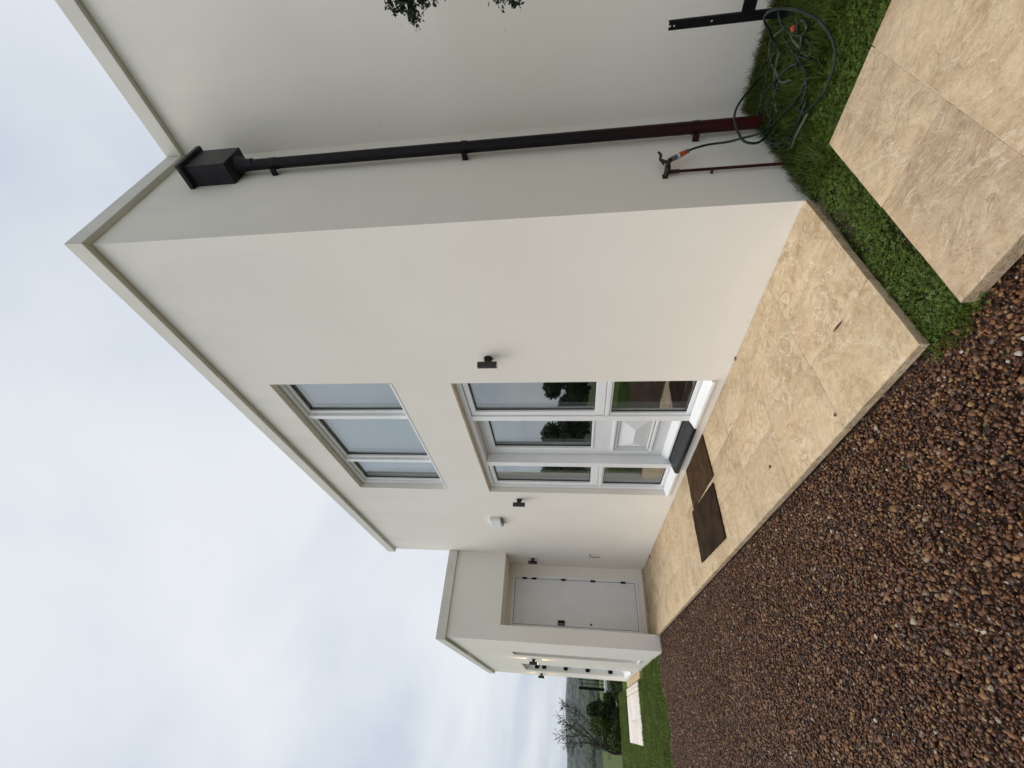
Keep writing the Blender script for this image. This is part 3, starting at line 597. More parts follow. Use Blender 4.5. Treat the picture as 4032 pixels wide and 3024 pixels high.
# upper window
uw = subempty('upper_window', house, (-2.6, 0.07, 2.785), 'wide three-light white window above the front door')
frame_ring((WIN[0]+.002, WIN[1]-.002, WIN[2]+.03, WIN[3]-.002), (-3.635, -1.56, 2.852, 3.905), 0, FY, FY+0.07, 'window_frame', uw)
for a, b in ((-2.175,-2.10), (-3.105,-3.03)):
    part('mullion', MB().box(a+0.010, b-0.010, FY-0.006, FY+0.012, 2.854, 3.903), 'white_frame', uw, 0.004)
    part('mullion', MB().box(a, b, FY+0.014, FY+0.069, 2.853, 3.904), 'white_frame', uw, 0.004)
for a, b in ((-2.098,-1.562), (-3.028,-2.177), (-3.633,-3.107)):
    frame_ring((a, b, 2.854, 3.903), (a+0.035, b-0.035, 2.872, 3.868), 0, FY+0.022, FY+0.062, 'glazing_bead', uw, bevel=0.003)
    glazed(uw, (a+0.036, b-0.036, 2.873, 3.867), FY+0.024)
part('added_backing', MB().box(-3.66, -1.53, 0.24, 0.246, 2.80, 3.95), 'backing_pale', uw)  # pale sheet added behind the panes to give the glass a milky brightness
part('window_sill', MB().prism_axis([(-0.004,2.785),(0.13,2.787),(0.13,2.832),(0.06,2.832),(-0.004,2.806)], WIN[0]+.001, WIN[1]-.001, 'x'), 'white_frame', uw, 0.002)
# entrance
en = subempty('entrance_screen', house, (-2.6, 0.07, 0.075), 'white framed glazed sidelights round the front door')
X = dict(l0=DOOR[0]+.002, l1=-3.665, ml0=-3.155, ml1=-3.065, mr0=-2.205, mr1=-2.13, r0=-1.575, r1=DOOR[1]-.002)
ZT = 2.2523-.002; ZB = 0.135
part('window_frame', MB().box(X['l0'], X['r1'], FY, FY+0.10, 2.190, ZT), 'white_frame', en, 0.004)
part('window_frame', MB().box(X['l0'], X['l1'], FY, FY+0.10, ZB, 2.189), 'white_frame', en, 0.004)
part('window_frame', MB().box(X['r0'], X['r1'], FY, FY+0.10, ZB, 2.189), 'white_frame', en, 0.004)
part('mullion', MB().box(X['ml0'], X['ml1'], FY-0.004, FY+0.17, ZB, 2.189), 'white_frame', en, 0.004)
part('mullion', MB().box(X['mr0'], X['mr1'], FY-0.004, FY+0.17, ZB, 2.189), 'white_frame', en, 0.004)
part('door_head', MB().box(X['ml1']+.001, X['mr0']-.001, FY+0.101, FY+0.17, 2.155, 2.250), 'white_frame', en, 0.003)
for a, b in ((X['l1'], X['ml0']), (X['mr1'], X['r0'])):
    part('transom', MB().box(a+.001, b-.001, FY+0.004, FY+0.09, 0.868, 0.908), 'white_frame', en, 0.004)
    frame_ring((a+.002, b-.002, 0.912, 2.187), (a+0.068, b-0.03, 1.0, 2.135), 0, FY+0.010, FY+0.07, 'sash_frame', en)
    glazed(en, (a+0.070, b-0.032, 1.002, 2.133), FY+0.014)
    frame_ring((a+.002, b-.002, ZB+0.001, 0.866), (a+0.032, b-0.03, 0.170, 0.850), 0, FY+0.012, FY+0.07, 'glazing_bead', en)
    glazed(en, (a+0.034, b-0.032, 0.172, 0.848), FY+0.016)
for a, b in ((DOOR[0]+.002, X['ml1']-0.03), (X['mr0']+0.0, DOOR[1]-.002)):
    part('window_sill', MB().prism_axis([(-0.022,0.078),(0.14,0.078),(0.14,0.134),(0.065,0.134),(0.03,0.118),(-0.022,0.100)], a, b, 'x'), 'white_frame', en, 0.002)
part('sill_strip', MB().box(DOOR[0]+.01, DOOR[1]-.01, -0.012, 0.06, 0.0755, 0.0775), 'grout', en)
# front door
LY = 0.176
fd = subempty('front_door', house, (-2.6, LY, 0.16), 'white front door with tall glass panel over a raised pyramid panel')
x0, x1 = X['ml1']+.004, X['mr0']-.004
GD = (-2.92, -2.35, 0.995, 2.085); PD = (-2.965, -2.305, 0.36, 0.79)
bm = wall_mesh((x0, x1, 0.165, 2.153), [GD, PD], LY, LY+0.05, 'y'); bmesh.ops.translate(bm, verts=bm.verts, vec=-Vector((-2.6, LY, 0.16)))
me = bpy.data.meshes.new('door_leaf'); bm.to_mesh(me); bm.free(); me.materials.append(MATS['white_door']); o = bpy.data.objects.new('door_leaf', me); COL.objects.link(o); o.parent = fd
frame_ring((GD[0]-.012, GD[1]+.012, GD[2]-.012, GD[3]+.012), (GD[0]+.012, GD[1]-.012, GD[2]+.012, GD[3]-.012), 0, LY-0.008, LY+0.02, 'glazing_bead', fd)
frame_ring((GD[0]+.004, GD[1]-.004, GD[2]+.004, GD[3]-.004), (GD[0]+.018, GD[1]-.018, GD[2]+.018, GD[3]-.018), 0, LY+0.021, LY+0.026, 'seal', fd, 'seal', 0)
part('pane', MB().box(GD[0]+.002, GD[1]-.002, LY+0.027, LY+0.047, GD[2]+.002, GD[3]-.002), 'window_glass', fd)
for k, (ins, y0, y1, wd) in enumerate(((-0.004, LY-0.020, LY+0.02, 0.034), (0.034, LY-0.008, LY+0.03, 0.026))):
    frame_ring((PD[0]+ins, PD[1]-ins, PD[2]+ins, PD[3]-ins), (PD[0]+ins+wd, PD[1]-ins-wd, PD[2]+ins+wd, PD[3]-ins-wd), 0, y0, y1, 'panel_moulding', fd, 'white_door', 0.008)
a0, a1, b0, b1 = PD[0]+.064, PD[1]-.064, PD[2]+.064, PD[3]-.064; zc_ = (b0+b1)/2
part('raised_panel', MB().add([(a0,LY+.012,b0),(a1,LY+.012,b0),(a1,LY+.012,b1),(a0,LY+.012,b1),(a0+0.14,LY-.028,zc_),(a1-0.14,LY-.028,zc_)], [(0,1,5,4),(1,2,5),(2,3,4,5),(3,0,4)]), 'white_door', fd)
part('panel_back', MB().box(PD[0]+.06, PD[1]-.06, LY+.030, LY+.04, PD[2]+.06, PD[3]-.06), 'white_door', fd)
part('weather_bar', MB().prism_axis([(LY-0.058,0.168),(LY-0.001,0.168),(LY-0.001,0.238),(LY-0.012,0.238),(LY-0.058,0.186)], x0, x1, 'x'), 'white_frame', fd, 0.003)
part('threshold', MB().prism_axis([(-0.030,0.079),(0.22,0.079),(0.22,0.164),(0.10,0.160),(0.045,0.138),(-0.020,0.122),(-0.030,0.112)], X['ml1']-0.028, X['mr0']-.001, 'x'), 'threshold_black', fd, 0.002)
# recess (utility) door
ud = subempty('side_door', house, (-6.9, -0.6, 0.12), 'plain white flush door in the recess with five dark hinges')
def ringx(o0, o1, x0, x1, name, parent, material, bevel=0.003):
    bm = wall_mesh(o0, [o1], x0, x1, 'x'); loc = Vector(parent.location)+Vector(parent.parent.location)
    if bevel: bmesh.ops.bevel(bm, geom=[e for e in bm.edges if len(e.link_faces) == 2 and e.calc_face_angle() > 0.5], offset=bevel, segments=1, affect='EDGES', clamp_overlap=True)
    bmesh.ops.translate(bm, verts=bm.verts, vec=-loc); me = bpy.data.meshes.new(name); bm.to_mesh(me); bm.free(); me.materials.append(MATS[material]); o = bpy.data.objects.new(name, me); COL.objects.link(o); o.parent = parent
ringx((-1.0+.001,-0.176,0.116,2.289), (-0.962,-0.226,0.158,2.238), -6.862, -6.98, 'door_frame', ud, 'white_frame')
part('door_leaf', MB().box(-6.92, -6.868, -0.955, -0.233, 0.165, 2.231), 'white_door', ud, 0.002)
part('door_back', MB().box(-6.99, -6.93, -0.99, -0.19, 0.13, 2.28), 'seal', ud)
for z in (2.07, 1.90, 1.385, 0.875, 0.36): part('hinge', MB().box(-6.861, -6.838, -0.246, -0.218, z-0.042, z+0.042), 'black_metal', ud, 0.004)
part('door_handle', MB().box(-6.866, -6.842, -0.945, -0.872, 1.36, 1.475), 'black_metal', ud, 0.006)
part('handle_recess', MB().box(-6.8415, -6.836, -0.935, -0.915, 1.372, 1.463), 'plastic_grey', ud, 0.002)
part('door_lock', MB().lathe([(0.014,0.0),(0.016,0.008),(0.010,0.014)], (-6.867,-0.908,0.93), 'x'), 'brass', ud)
part('door_sill', MB().box(-6.871, -6.80, -1.09, -0.002, 0.002, 0.028), 'travertine', ud, 0.003)
# wing slit window and far door
sw = subempty('slit_window', house, (-7.65, -1.1, 0.1), 'tall narrow window slit near the corner of the wing')
frame_ring((-7.858,-7.452,0.102,2.288), (-7.80,-7.51,0.16,2.23), 0, EY+0.16, EY+0.22, 'window_frame', sw)
part('pane', MB().box(-7.805,-7.505,EY+0.18,EY+0.20,0.155,2.235), 'window_glass', sw)
part('window_sill', MB().prism_axis([(EY-0.012,0.085),(EY+0.16,0.085),(EY+0.16,0.135),(EY-0.012,0.115)], -7.858, -7.452, 'x'), 'white_frame', sw)
fdr = subempty('far_door', house, (-9.9, -1.1, 0.1), 'white door with black hinges set in the wing between two lit lamps')
frame_ring((-10.498,-9.252,0.082,2.298), (-10.43,-9.32,0.15,2.23), 0, EY+0.07, EY+0.16, 'door_frame', fdr)
part('door_leaf', MB().box(-10.43,-9.32,EY+0.10,EY+0.15,0.15,2.23), 'white_door', fdr)
for z in (2.05,1.885,1.40,0.91,0.41): part('hinge', MB().box(-10.44,-10.40,EY+0.035,EY+0.098,z-0.045,z+0.045), 'black_metal', fdr, 0.004)
part('window_sill', MB().prism_axis([(EY-0.03,0.06),(EY+0.07,0.06),(EY+0.07,0.125),(EY-0.03,0.09)], -10.498, -9.252, 'x'), 'white_frame', fdr)

# ------------------------------------------------------------------ rainwater pipe and hopper
dp = empty('downpipe', (0.055, 0.83, -0.05), 'dark square hopper and downpipe on the short return wall', 'downpipe')
At().prism([(0.001,0.69),(0.15,0.69),(0.15,0.94),(0.001,0.94)], 3.64, 3.955).build('hopper', 'hopper_metal', dp, bevel=0.004)
At().prism([(0.001,0.655),(0.176,0.655),(0.176,0.965),(0.001,0.965)], 3.956, 3.99).build('hopper_rim', 'hopper_metal', dp, bevel=0.005)
At().lathe([(0.036,3.52),(0.036,3.56),(0.062,3.639)], (0.072,0.83,0), 'z', 20).build('outlet', 'hopper_metal', dp, smooth='auto')
At().tube([(0.062,0.83,3.60),(0.062,0.83,2.0),(0.060,0.83,1.96),(0.06,0.835,-0.09)], 0.038, 20).build('pipe', 'pipe_metal', dp, smooth='auto')
for z in (3.36, 1.93, 0.41):
    At().tube([(0.061,0.83,z-0.022),(0.061,0.83,z+0.022)], 0.0415, 20).build('pipe_collar', 'pipe_metal', dp, smooth='auto')
    At().box(0.001, 0.05, 0.765, 0.788, z-0.02, z+0.018).build('pipe_clip', 'pipe_metal', dp, bevel=0.003)

# ------------------------------------------------------------------ wall lamps
def wall_lamp(x, ywall, z, label, lit=False):
    root = empty('wall_lamp', (x, ywall, z), label, 'wall lamp', 'cylindrical bronze wall lamps')
    yc = ywall-0.068
    At().lathe([(0.036,0.0),(0.036,-0.006),(0.033,-0.012)], (x, ywall-0.0005, z), 'y', 24).build('back_plate', 'bronze_metal', root, smooth='auto')
    At().lathe([(0.004,0.0),(0.005,-0.004)], (x+0.012, ywall-0.0125, z-0.006), 'y', 10).build('screw', 'steel', root)
    At().box(x-0.012, x+0.012, yc+0.02, ywall-0.012, z-0.028, z+0.028).build('arm', 'bronze_metal', root, bevel=0.004)
    At().lathe([(0.024,-0.0755),(0.0275,-0.0765),(0.0275,0.0765),(0.024,0.0755)], (x, yc, z), 'z', 28).build('lamp_body', 'bronze_metal', root, smooth='auto')
    for s_ in (-1, 1): At().lathe([(0.0235,s_*0.0748),(0.0235,s_*0.0772)], (x, yc, z), 'z', 24).build('lens', 'lamp_glow' if lit else 'lamp_lens', root)
    if lit:
        for s_ in (-1, 1):
            l = bpy.data.lights.new('lamp_light', 'SPOT'); l.energy = 5.0; l.color = (1.0, 0.66, 0.32); l.spot_size = R(50); l.spot_blend = 0.6; l.shadow_soft_size = 0.015
            lo = bpy.data.objects.new('lamp_light', l); COL.objects.link(lo); lo.parent = root; lo.location = (0, -0.045, s_*0.085)
            lo.rotation_euler = Vector((0, -0.20, -s_)).to_track_quat('Z', 'Y').to_euler()
    return root
wall_lamp(-1.20, 0.0, 1.872, 'bronze cylinder wall lamp right of the front door, nearest the corner')
wall_lamp(-3.955, 0.0, 1.895, 'bronze cylinder wall lamp left of the front door, by the white box')
wall_lamp(-6.47, 0.0, 1.905, 'bronze cylinder wall lamp inside the recess beside the flush white door')
wall_lamp(-8.30, EY, 1.97, 'lit bronze wall lamp on the wing, between slit window and far door', True)
wall_lamp(-11.15, EY, 1.985, 'lit bronze wall lamp at the far end of the wing', True)

# white box, holdback hook
vb = empty('alarm_box', (-4.66, 0, 2.22), 'small white plastic box high on the wall left of the front door', 'box')
At().prism_axis([(-0.0005,2.232),(-0.046,2.222),(-0.054,2.230),(-0.054,2.372),(-0.048,2.382),(-0.0005,2.39)], -4.84, -4.585, 'x').build('box_cover', 'box_plastic', vb, bevel=0.004)
At().box(-4.82, -4.605, -0.042, -0.002, 2.206, 2.220).build('box_base', 'plastic_grey', vb)
hk = empty('holdback_hook', (-6.12, 0, 0.86), 'small metal cabin hook on the wall just before the recess', 'hook')
At().tube([(-6.12,-0.002,0.935),(-6.12,-0.035,0.935),(-6.12,-0.04,0.92),(-6.122,-0.042,0.80),(-6.12,-0.034,0.785),(-6.115,-0.02,0.79)], 0.0055, 8).build('hook_rod', 'brass', hk, smooth=True)
At().lathe([(0.012,0),(0.012,-0.006)], (-6.12,-0.0005,0.935), 'y', 12).build('hook_plate', 'brass', hk)

# ------------------------------------------------------------------ tap and hose
tp_ = empty('garden_tap', (0.0, 0.36, -0.04), 'brass garden tap on a thin dark pipe fixed to the return wall', 'tap')
At().tube([(0.022,0.362,-0.06),(0.022,0.362,0.60)], 0.0085, 10).build('supply_pipe', 'pipe_metal', tp_, smooth='auto')
At().lathe([(0.013,0.575),(0.013,0.625),(0.011,0.632)], (0.022,0.362,0), 'z', 6).build('pipe_nut', 'brass', tp_)
At().box(0.0005,0.03,0.345,0.352,0.385,0.40).build('pipe_clip', 'brass', tp_)
At().tube(catmull([(0.002,0.345,0.655),(0.03,0.36,0.645),(0.045,0.385,0.640),(0.05,0.42,0.632),(0.052,0.445,0.622)], 5), [0.014]*3+[0.017]*8+[0.0145]*10, 12).build('tap_body', 'brass', tp_, smooth=True)
At().tube([(0.05,0.415,0.635),(0.055,0.44,0.665),(0.056,0.45,0.678)], [0.010,0.008,0.006], 10).build('tap_stem', 'brass', tp_, smooth=True)
At().tube(catmull([(0.05,0.40,0.662),(0.056,0.45,0.676),(0.06,0.50,0.668),(0.06,0.535,0.676)], 5), [0.006]*5+[0.009]*6+[0.0075]*5, 10).build('tap_handle', 'brass', tp_, smooth=True)
At().box(0.0005,0.012,0.325,0.36,0.642,0.672).build('tap_plate', 'brass', tp_, bevel=0.003)

HOSE = {
'tap': [[0.055,0.527,0.513],[0.06,0.544,0.476],[0.065,0.55,0.445],[0.07,0.562,0.382],[0.08,0.555,0.279],[0.10,0.545,0.20],[0.125,0.53,0.12],[0.15,0.56,0.05],[0.19,0.575,0.018],[0.298,0.476,0.012],[0.376,0.438,0.01],[0.426,0.453,0.01],[0.448,0.515,0.01],[0.455,0.634,0.01]],
'lifted': [[0.418,0.881,0.02],[0.307,1.05,0.02],[0.21,1.07,0.03],[0.2,0.885,0.14],[0.18,0.745,0.216],[0.16,0.627,0.245],[0.15,0.50,0.25],[0.13,0.43,0.225],[0.12,0.43,0.15],[0.12,0.55,0.06],[0.12,0.66,0.025],[0.178,0.636,0.015],[0.223,0.621,0.01]],
'big': [[0.408,0.81,0.02],[0.444,0.9,0.04],[0.516,0.888,0.1],[0.574,0.866,0.15],[0.623,0.791,0.17],[0.668,0.65,0.17],[0.694,0.486,0.15],[0.692,0.357,0.11],[0.661,0.284,0.07],[0.616,0.224,0.04],[0.558,0.2,0.02],[0.483,0.204,0.01],[0.414,0.219,0.01],[0.35,0.268,0.01],[0.299,0.333,0.01],[0.288,0.404,0.01]],
'dark': [[0.597,0.898,0.08],[0.548,0.876,0.05],[0.53,0.787,0.03],[0.544,0.652,0.03],[0.588,0.556,0.04],[0.617,0.57,0.05],[0.616,0.627,0.05]],
'five': [[0.597,0.736,0.03],[0.554,0.722,0.02],[0.506,0.674,0.015],[0.458,0.6,0.012],[0.432,0.477,0.012],[0.402,0.419,0.01],[0.34,0.395,0.01],[0.275,0.414,0.01]],
'six': [[0.423,0.837,0.03],[0.373,0.856,0.02],[0.315,0.845,0.015],[0.249,0.802,0.01],[0.199,0.711,0.01],[0.183,0.655,0.01]],
'seven': [[0.45,0.549,0.03],[0.423,0.613,0.035],[0.356,0.712,0.03],[0.242,0.852,0.02],[0.15,0.901,0.02],[0.09,0.864,0.03],[0.05,0.76,0.02],[0.035,0.66,0.02],[0.035,0.61,0.02],[0.055,0.54,0.01],[0.09,0.449,0.01]],
'eight': [[0.311,0.288,0.01],[0.249,0.307,0.01],[0.181,0.324,0.01],[0.118,0.339,0.0]],
'nine': [[0.4,0.949,0.02],[0.317,0.943,0.02],[0.22,0.943,0.015],[0.157,0.929,0.015],[0.09,0.872,0.015],[0.062,0.805,0.01],[0.102,0.769,0.01]],
'ten': [[0.484,0.875,0.02],[0.473,0.752,0.02],[0.464,0.628,0.015],[0.487,0.482,0.01],[0.499,0.359,0.0]],
'eleven': [[0.551,0.574,0.02],[0.536,0.504,0.015],[0.503,0.485,0.015],[0.494,0.591,0.015],[0.538,0.628,0.02],[0.571,0.622,0.02]]}
rh = random.Random(31)
for k in range(3):                                                       # lower turns of the heap
    cx_, cy2, ra, rb, ph = rh.uniform(.22,.46), rh.uniform(.55,.80), rh.uniform(.10,.20), rh.uniform(.16,.28), rh.uniform(0,6.28); arc = rh.uniform(3.2,5.6)
    HOSE['turn%d' % k] = [[min(max(cx_+ra*math.cos(ph+arc*i/9)*(1+.12*math.sin(3*i+k)), .03), .72), min(max(cy2+rb*math.sin(ph+arc*i/9)*(1+.12*math.cos(2*i+k)), .12), 1.15), 0.004+0.012*rh.random()+0.003*k] for i in range(10)]
hs = empty('garden_hose', (0.35, 0.6, -0.03), 'tangled dark green garden hose lying on the grass in the corner', 'hose')
for k, pts in HOSE.items():
    At().tube(catmull(pts, 8), 0.0068 if k not in ('big','five','six','eight') else 0.0062, 10).build('hose_loop', 'hose_pale' if k in ('eight','six','turn2') else 'hose_green', hs, smooth='auto')
A_, B_ = Vector((0.052,0.452,0.610)), Vector((0.055,0.530,0.508))
def seg(t0, t1, r0, r1, material, name): At().tube([A_.lerp(B_, t0), A_.lerp(B_, t1)], [r0, r1], 12).build(name, material, hs, smooth='auto')
seg(-0.05,0.22,0.015,0.0145,'plastic_grey','connector_end'); seg(0.22,0.30,0.0165,0.0165,'plastic_blue','connector_ring'); seg(0.30,0.42,0.0165,0.0165,'plastic_white','connector_ring'); seg(0.42,0.84,0.0165,0.0145,'plastic_orange','connector_body'); seg(0.84,1.08,0.0135,0.0125,'plastic_grey','connector_collar')
for c0, c1 in (((0.545,0.735,0.03),(0.565,0.735,0.04)),):
    At().tube([c0, c1], 0.0115, 12).build('connector_body', 'plastic_orange', hs, smooth='auto')

# ------------------------------------------------------------------ metal post at the right edge
mp_ = empty('metal_post', (0.60, 0.9, -0.05), 'black flat metal gate post with screw holes beside the hose', 'post')
bmp = wall_mesh((0.568, 0.606, -0.12, 0.652), [(0.583,0.591,0.640,0.652),(0.583,0.591,0.618,0.627),(0.586,0.594,0.416,0.426)], 0.892, 0.898, 'y'); bm_obj('post_strip', bmp, 'black_metal', mp_)
At().box(0.602, 0.608, 0.8985, 0.93, -0.12, 0.65).build('post_flange', 'black_metal', mp_)
At().box(0.600, 0.72, 0.880, 0.8915, 0.205, 0.275).build('bracket', 'black_metal', mp_, bevel=0.003)
At().box(0.72, 1.6, 0.876, 0.905, 0.19, 0.29).build('gate_rail', 'black_metal', mp_, bevel=0.004)
At().box(1.55, 1.6, 0.906, 0.94, -0.12, 0.65).build('post_strip', 'black_metal', mp_, bevel=0.003)

# ------------------------------------------------------------------ doormats and litter
def doormat(corners, z, label, material, tilt=0.0):
    c = sum((Vector((*p, 0)) for p in corners), Vector())/4; root = empty('doormat', (c.x, c.y, z), label, 'doormat', 'coir doormats outside the front door')
    r = random.Random(int(abs(c.y)*1000)); n = 26; P = [Vector((*p, 0)) for p in corners]; mb = At(); grid = []
    nu, nv = 40, 26; V = []; F = []
    for j in range(nv+1):
        for i in range(nu+1):
            u, v = i/nu, j/nv; p = P[0].lerp(P[1], u).lerp(P[3].lerp(P[2], u), v)
            ej = 0.0035 if i in (0, nu) or j in (0, nv) else 0
            zz = z+0.014+r.uniform(-0.0015, 0.0015)+tilt*max(0, 0.25-v)*4
            cr_ = min(i, nu-i)+min(j, nv-j)
            V.append((p.x+r.uniform(-ej, ej), p.y+r.uniform(-ej, ej), zz-(0.004 if ej else 0)))
    k = lambda i, j: j*(nu+1)+i
    for j in range(nv):
        for i in range(nu): F.append((k(i,j), k(i+1,j), k(i+1,j+1), k(i,j+1)))
    per = [k(i,0) for i in range(nu)]+[k(nu,j) for j in range(nv)]+[k(nu-i,nv) for i in range(nu)]+[k(0,nv-j) for j in range(nv)]
    b0 = len(V); V += [(V[q][0], V[q][1], V[q][2]-0.011) for q in per]
    for i in range(len(per)): F.append((per[i], per[(i+1) % len(per)], b0+(i+1) % len(per), b0+i))
    F.append(tuple(b0+i for i in range(len(per))))
    mb.add(V, F).build('pile', material, root, smooth='auto')
    pp = [V[q] for q in per]; bs = At()
    fz = At()
    for q in per[::1]:
        for _ in range(3):
            x, y, zz = V[q]; o_ = (Vector((x, y, 0))-c).normalized(); a = r.uniform(-0.9, 0.9); d = Vector((o_.x*math.cos(a)-o_.y*math.sin(a), o_.x*math.sin(a)+o_.y*math.cos(a), r.uniform(-0.5, 0.6)))
            p0 = Vector((x+r.uniform(-.006,.006), y+r.uniform(-.006,.006), zz-0.003)); e_ = d.cross(Vector((0,0,1))).normalized()*0.0009; p1 = p0+d*r.uniform(0.004, 0.013)
            fz.add([p0-e_, p0+e_, p1], [(0,1,2)])
    tag(fz.build('fringe', material, root, fix=False), kind='stuff')
    return root
doormat([(-3.04,-0.445),(-2.262,-0.458),(-2.305,-0.022),(-3.045,-0.020)], 0.001, 'brown coir doormat against the front door threshold', 'coir')
doormat([(-3.09,-0.95),(-2.30,-0.985),(-2.305,-0.505),(-3.10,-0.452)], 0.0035, 'darker coir doormat nearer the gravel, overlapping the first mat', 'coir_dark')
def dead_leaf(x, y, z, a, L, label, vertical=False, wr=0.28):
    mb = MB(); pts = []; n = 7
    for i in range(n+1):
        t = i/n; w_ = wr*L*math.sin(math.pi*t)**0.8+0.001; zz = 0.6*wr*L*math.sin(math.pi*t)*0.6
        pts += [(L*(t-.5), -w_, zz+0.4*wr*L), (L*(t-.5), 0, zz), (L*(t-.5), w_, zz+0.35*wr*L)]
    F = []
    for i in range(n):
        for s_ in (0, 1): F.append((3*i+s_, 3*i+s_+1, 3*i+s_+4, 3*i+s_+3))
    nb = len(pts); pts += [(p[0], p[1], p[2]+0.0008) for p in pts]; F += [tuple(nb+i for i in reversed(f)) for f in F]
    o = mb.add(pts, F).build('dead_leaf', 'dead_leaf', smooth=True, fix=False); o.location = (x, y, z); o.rotation_euler = (R(90) if vertical else 0, 0.1, a); tag(o, label, 'leaf', 'dead leaves blown onto the terrace')
dead_leaf(-1.24,-0.015,0.001,0.6,0.034,'curled dead leaf where the front wall meets the terrace')
dead_leaf(-0.48,-1.03,0.001,1.9,0.02,'tiny dead leaf near the terrace edge by the gravel, nearest the corner')
dead_leaf(-1.24,-0.905,0.001,0.2,0.028,'narrow dead leaf on the terrace to the right of the dark doormat')
dead_leaf(-1.64,-0.335,0.001,0.9,0.013,'tiny dark leaf on the terrace right of the door threshold')
dead_leaf(-0.20,-0.725,0.0005,-0.05,0.085,'thin dark twig-like leaf lying along a slab joint near the corner', wr=0.05)
dead_leaf(-5.95,-0.05,0.001,0.1,0.075,'rust coloured leaf by the wall foot near the recess')
dead_leaf(-3.42,-0.362,0.001,0.4,0.013,'tiny dark leaf on the slabs left of the doormats')

# rug and console in the hall
rug = empty('hall_rug', (-2.0, 1.6, 0.05), 'dark red rug on the hall floor seen through the glass', 'rug')
At().box(-2.9,-1.1,0.75,2.9,0.0505,0.062).build('rug_pile', 'rug_red', rug)
cs = empty('console_table', (-1.0, 3.6, 0.05), 'dark wooden console table at the back of the hall', 'table')
At().box(-1.9,-0.7,3.7,4.15,0.78,0.83).build('table_top', 'cabinet_wood', cs, bevel=0.004)
for x in (-1.87,-0.79):
    for y in (3.73,4.06): At().box(x,x+0.06,y,y+0.06,0.051,0.779).build('leg', 'cabinet_wood', cs)

# ------------------------------------------------------------------ plants
def leaf_cloud(centers, radii, n, size, seed, flat=0.55, aspect=0.5, shell=0.55):
    r = np.random.default_rng(seed); k = len(centers); c = np.asarray(centers); rad = np.asarray(radii); wts = rad.prod(1)**(2/3); idx = r.choice(k, n, p=wts/wts.sum())
    d = r.normal(size=(n,3)); d /= np.linalg.norm(d, axis=1)[:,None]; rr_ = shell+(1-shell)*r.random(n)[:,None]**0.7
    p = c[idx]+d*rad[idx]*rr_*r.uniform(0.85,1.1,(n,1))
    nrm = d*0.6+r.normal(size=(n,3))*0.7; nrm /= np.linalg.norm(nrm, axis=1)[:,None]
    t = np.cross(nrm, r.normal(size=(n,3))); t /= np.linalg.norm(t, axis=1)[:,None]; b = np.cross(nrm, t); s_ = size*r.uniform(0.6,1.4,(n,1))
    V = np.stack([p-t*s_, p+b*s_*aspect, p+t*s_, p-b*s_*aspect], 1).reshape(-1,3)
    return V, np.arange(4*n).reshape(-1,4)
def mesh_np(name, V, F, material, parent):
    L = Vector(parent.location); me = bpy.data.meshes.new(name); V = V-np.array(L)
    me.vertices.add(len(V)); me.vertices.foreach_set('co', V.astype(np.float32).ravel()); me.loops.add(F.size); me.loops.foreach_set('vertex_index', F.astype(np.int32).ravel())
    me.polygons.add(len(F)); me.polygons.foreach_set('loop_start', np.arange(0, F.size, F.shape[1], dtype=np.int32)); me.update(calc_edges=True); me.materials.append(MATS[material])
    o = bpy.data.objects.new(name, me); COL.objects.link(o); o.parent = parent; return o
def tree(name, base, h, spread, label, cat, seed, n=3500, size=0.12, material='hedge_leaf', group=None, trunk=0.12, low=0.25, nclump=16):
    r = random.Random(seed); root = empty(name, base, label, cat, group); b = Vector(base); mb = At()
    top = b+Vector((r.uniform(-.1,.1)*spread, r.uniform(-.1,.1)*spread, h*0.8)); mb.tube([b-Vector((0,0,0.3)), b.lerp(top, .35)+Vector((r.uniform(-.06,.06)*h, r.uniform(-.06,.06)*h, 0)), b.lerp(top, .7), top], [trunk*1.2, trunk*.85, trunk*.5, trunk*.15], 8)
    cs_, rs_ = [], []
    for k in range(nclump):
        t = low+(1-low)*((k+0.5)/nclump); a = r.uniform(0, 6.28); prof = math.sin(math.pi*min(1, 0.18+0.82*(t-low)/(1-low)))**0.7; q = spread*prof*math.sqrt(r.uniform(0.1, 1))*0.8
        c = b+Vector((q*math.cos(a), q*math.sin(a), h*t*0.95)); s_ = spread*r.uniform(0.28, 0.48)
        cs_.append(tuple(c)); rs_.append((s_, s_, s_*r.uniform(0.6, 0.95))); st = b.lerp(top, min(0.9, t*0.8)); mb.tube([st, st.lerp(c, .5)+Vector((0,0,-.03*h)), c], [trunk*.35, trunk*.22, trunk*.08], 6)
    mb.build('trunk', 'bark', root, smooth=True); V, F = leaf_cloud(cs_, rs_, n, size, seed); mesh_np('crown', V, F, material, root); return root
# shrubs past the lawn
sp = [(-15.0,-1.15,0.10,.40,'hedge_leaf','dark shrub right of the bare tree, below the iron fence'),(-15.6,-1.80,1.15,.50,'hedge_leaf','tall dark evergreen shrub right behind the bare tree'),(-15.3,-2.25,0.98,.5,'hedge_leaf_light','paler green bushy shrub behind the bare tree branches'),(-17.2,-2.1,1.15,.75,'hedge_leaf','broad dark shrub farther back behind the bare tree'),(-16.6,-1.0,0.35,.5,'hedge_leaf','low dark shrub in front of the grey retaining wall'),(-18.5,-4.0,1.2,.6,'hedge_leaf','dark conifer-like shrub at the far edge of the view')]
for k, (x, y, h, s_, mt, lb) in enumerate(sp):
    zt = GZ-float(np.interp(max(0,-x-13.6), [0,1.5,4,8], [0,.25,.75,1.2])); hh = h+0.35 if k != 5 else 2.15
    tree('shrub', (x, y, zt), hh*0.78, s_, lb, 'shrub', 50+k, n=4200, size=0.045, material=mt, trunk=0.04, low=0.12, nclump=14, group='shrubs beyond the lawn')
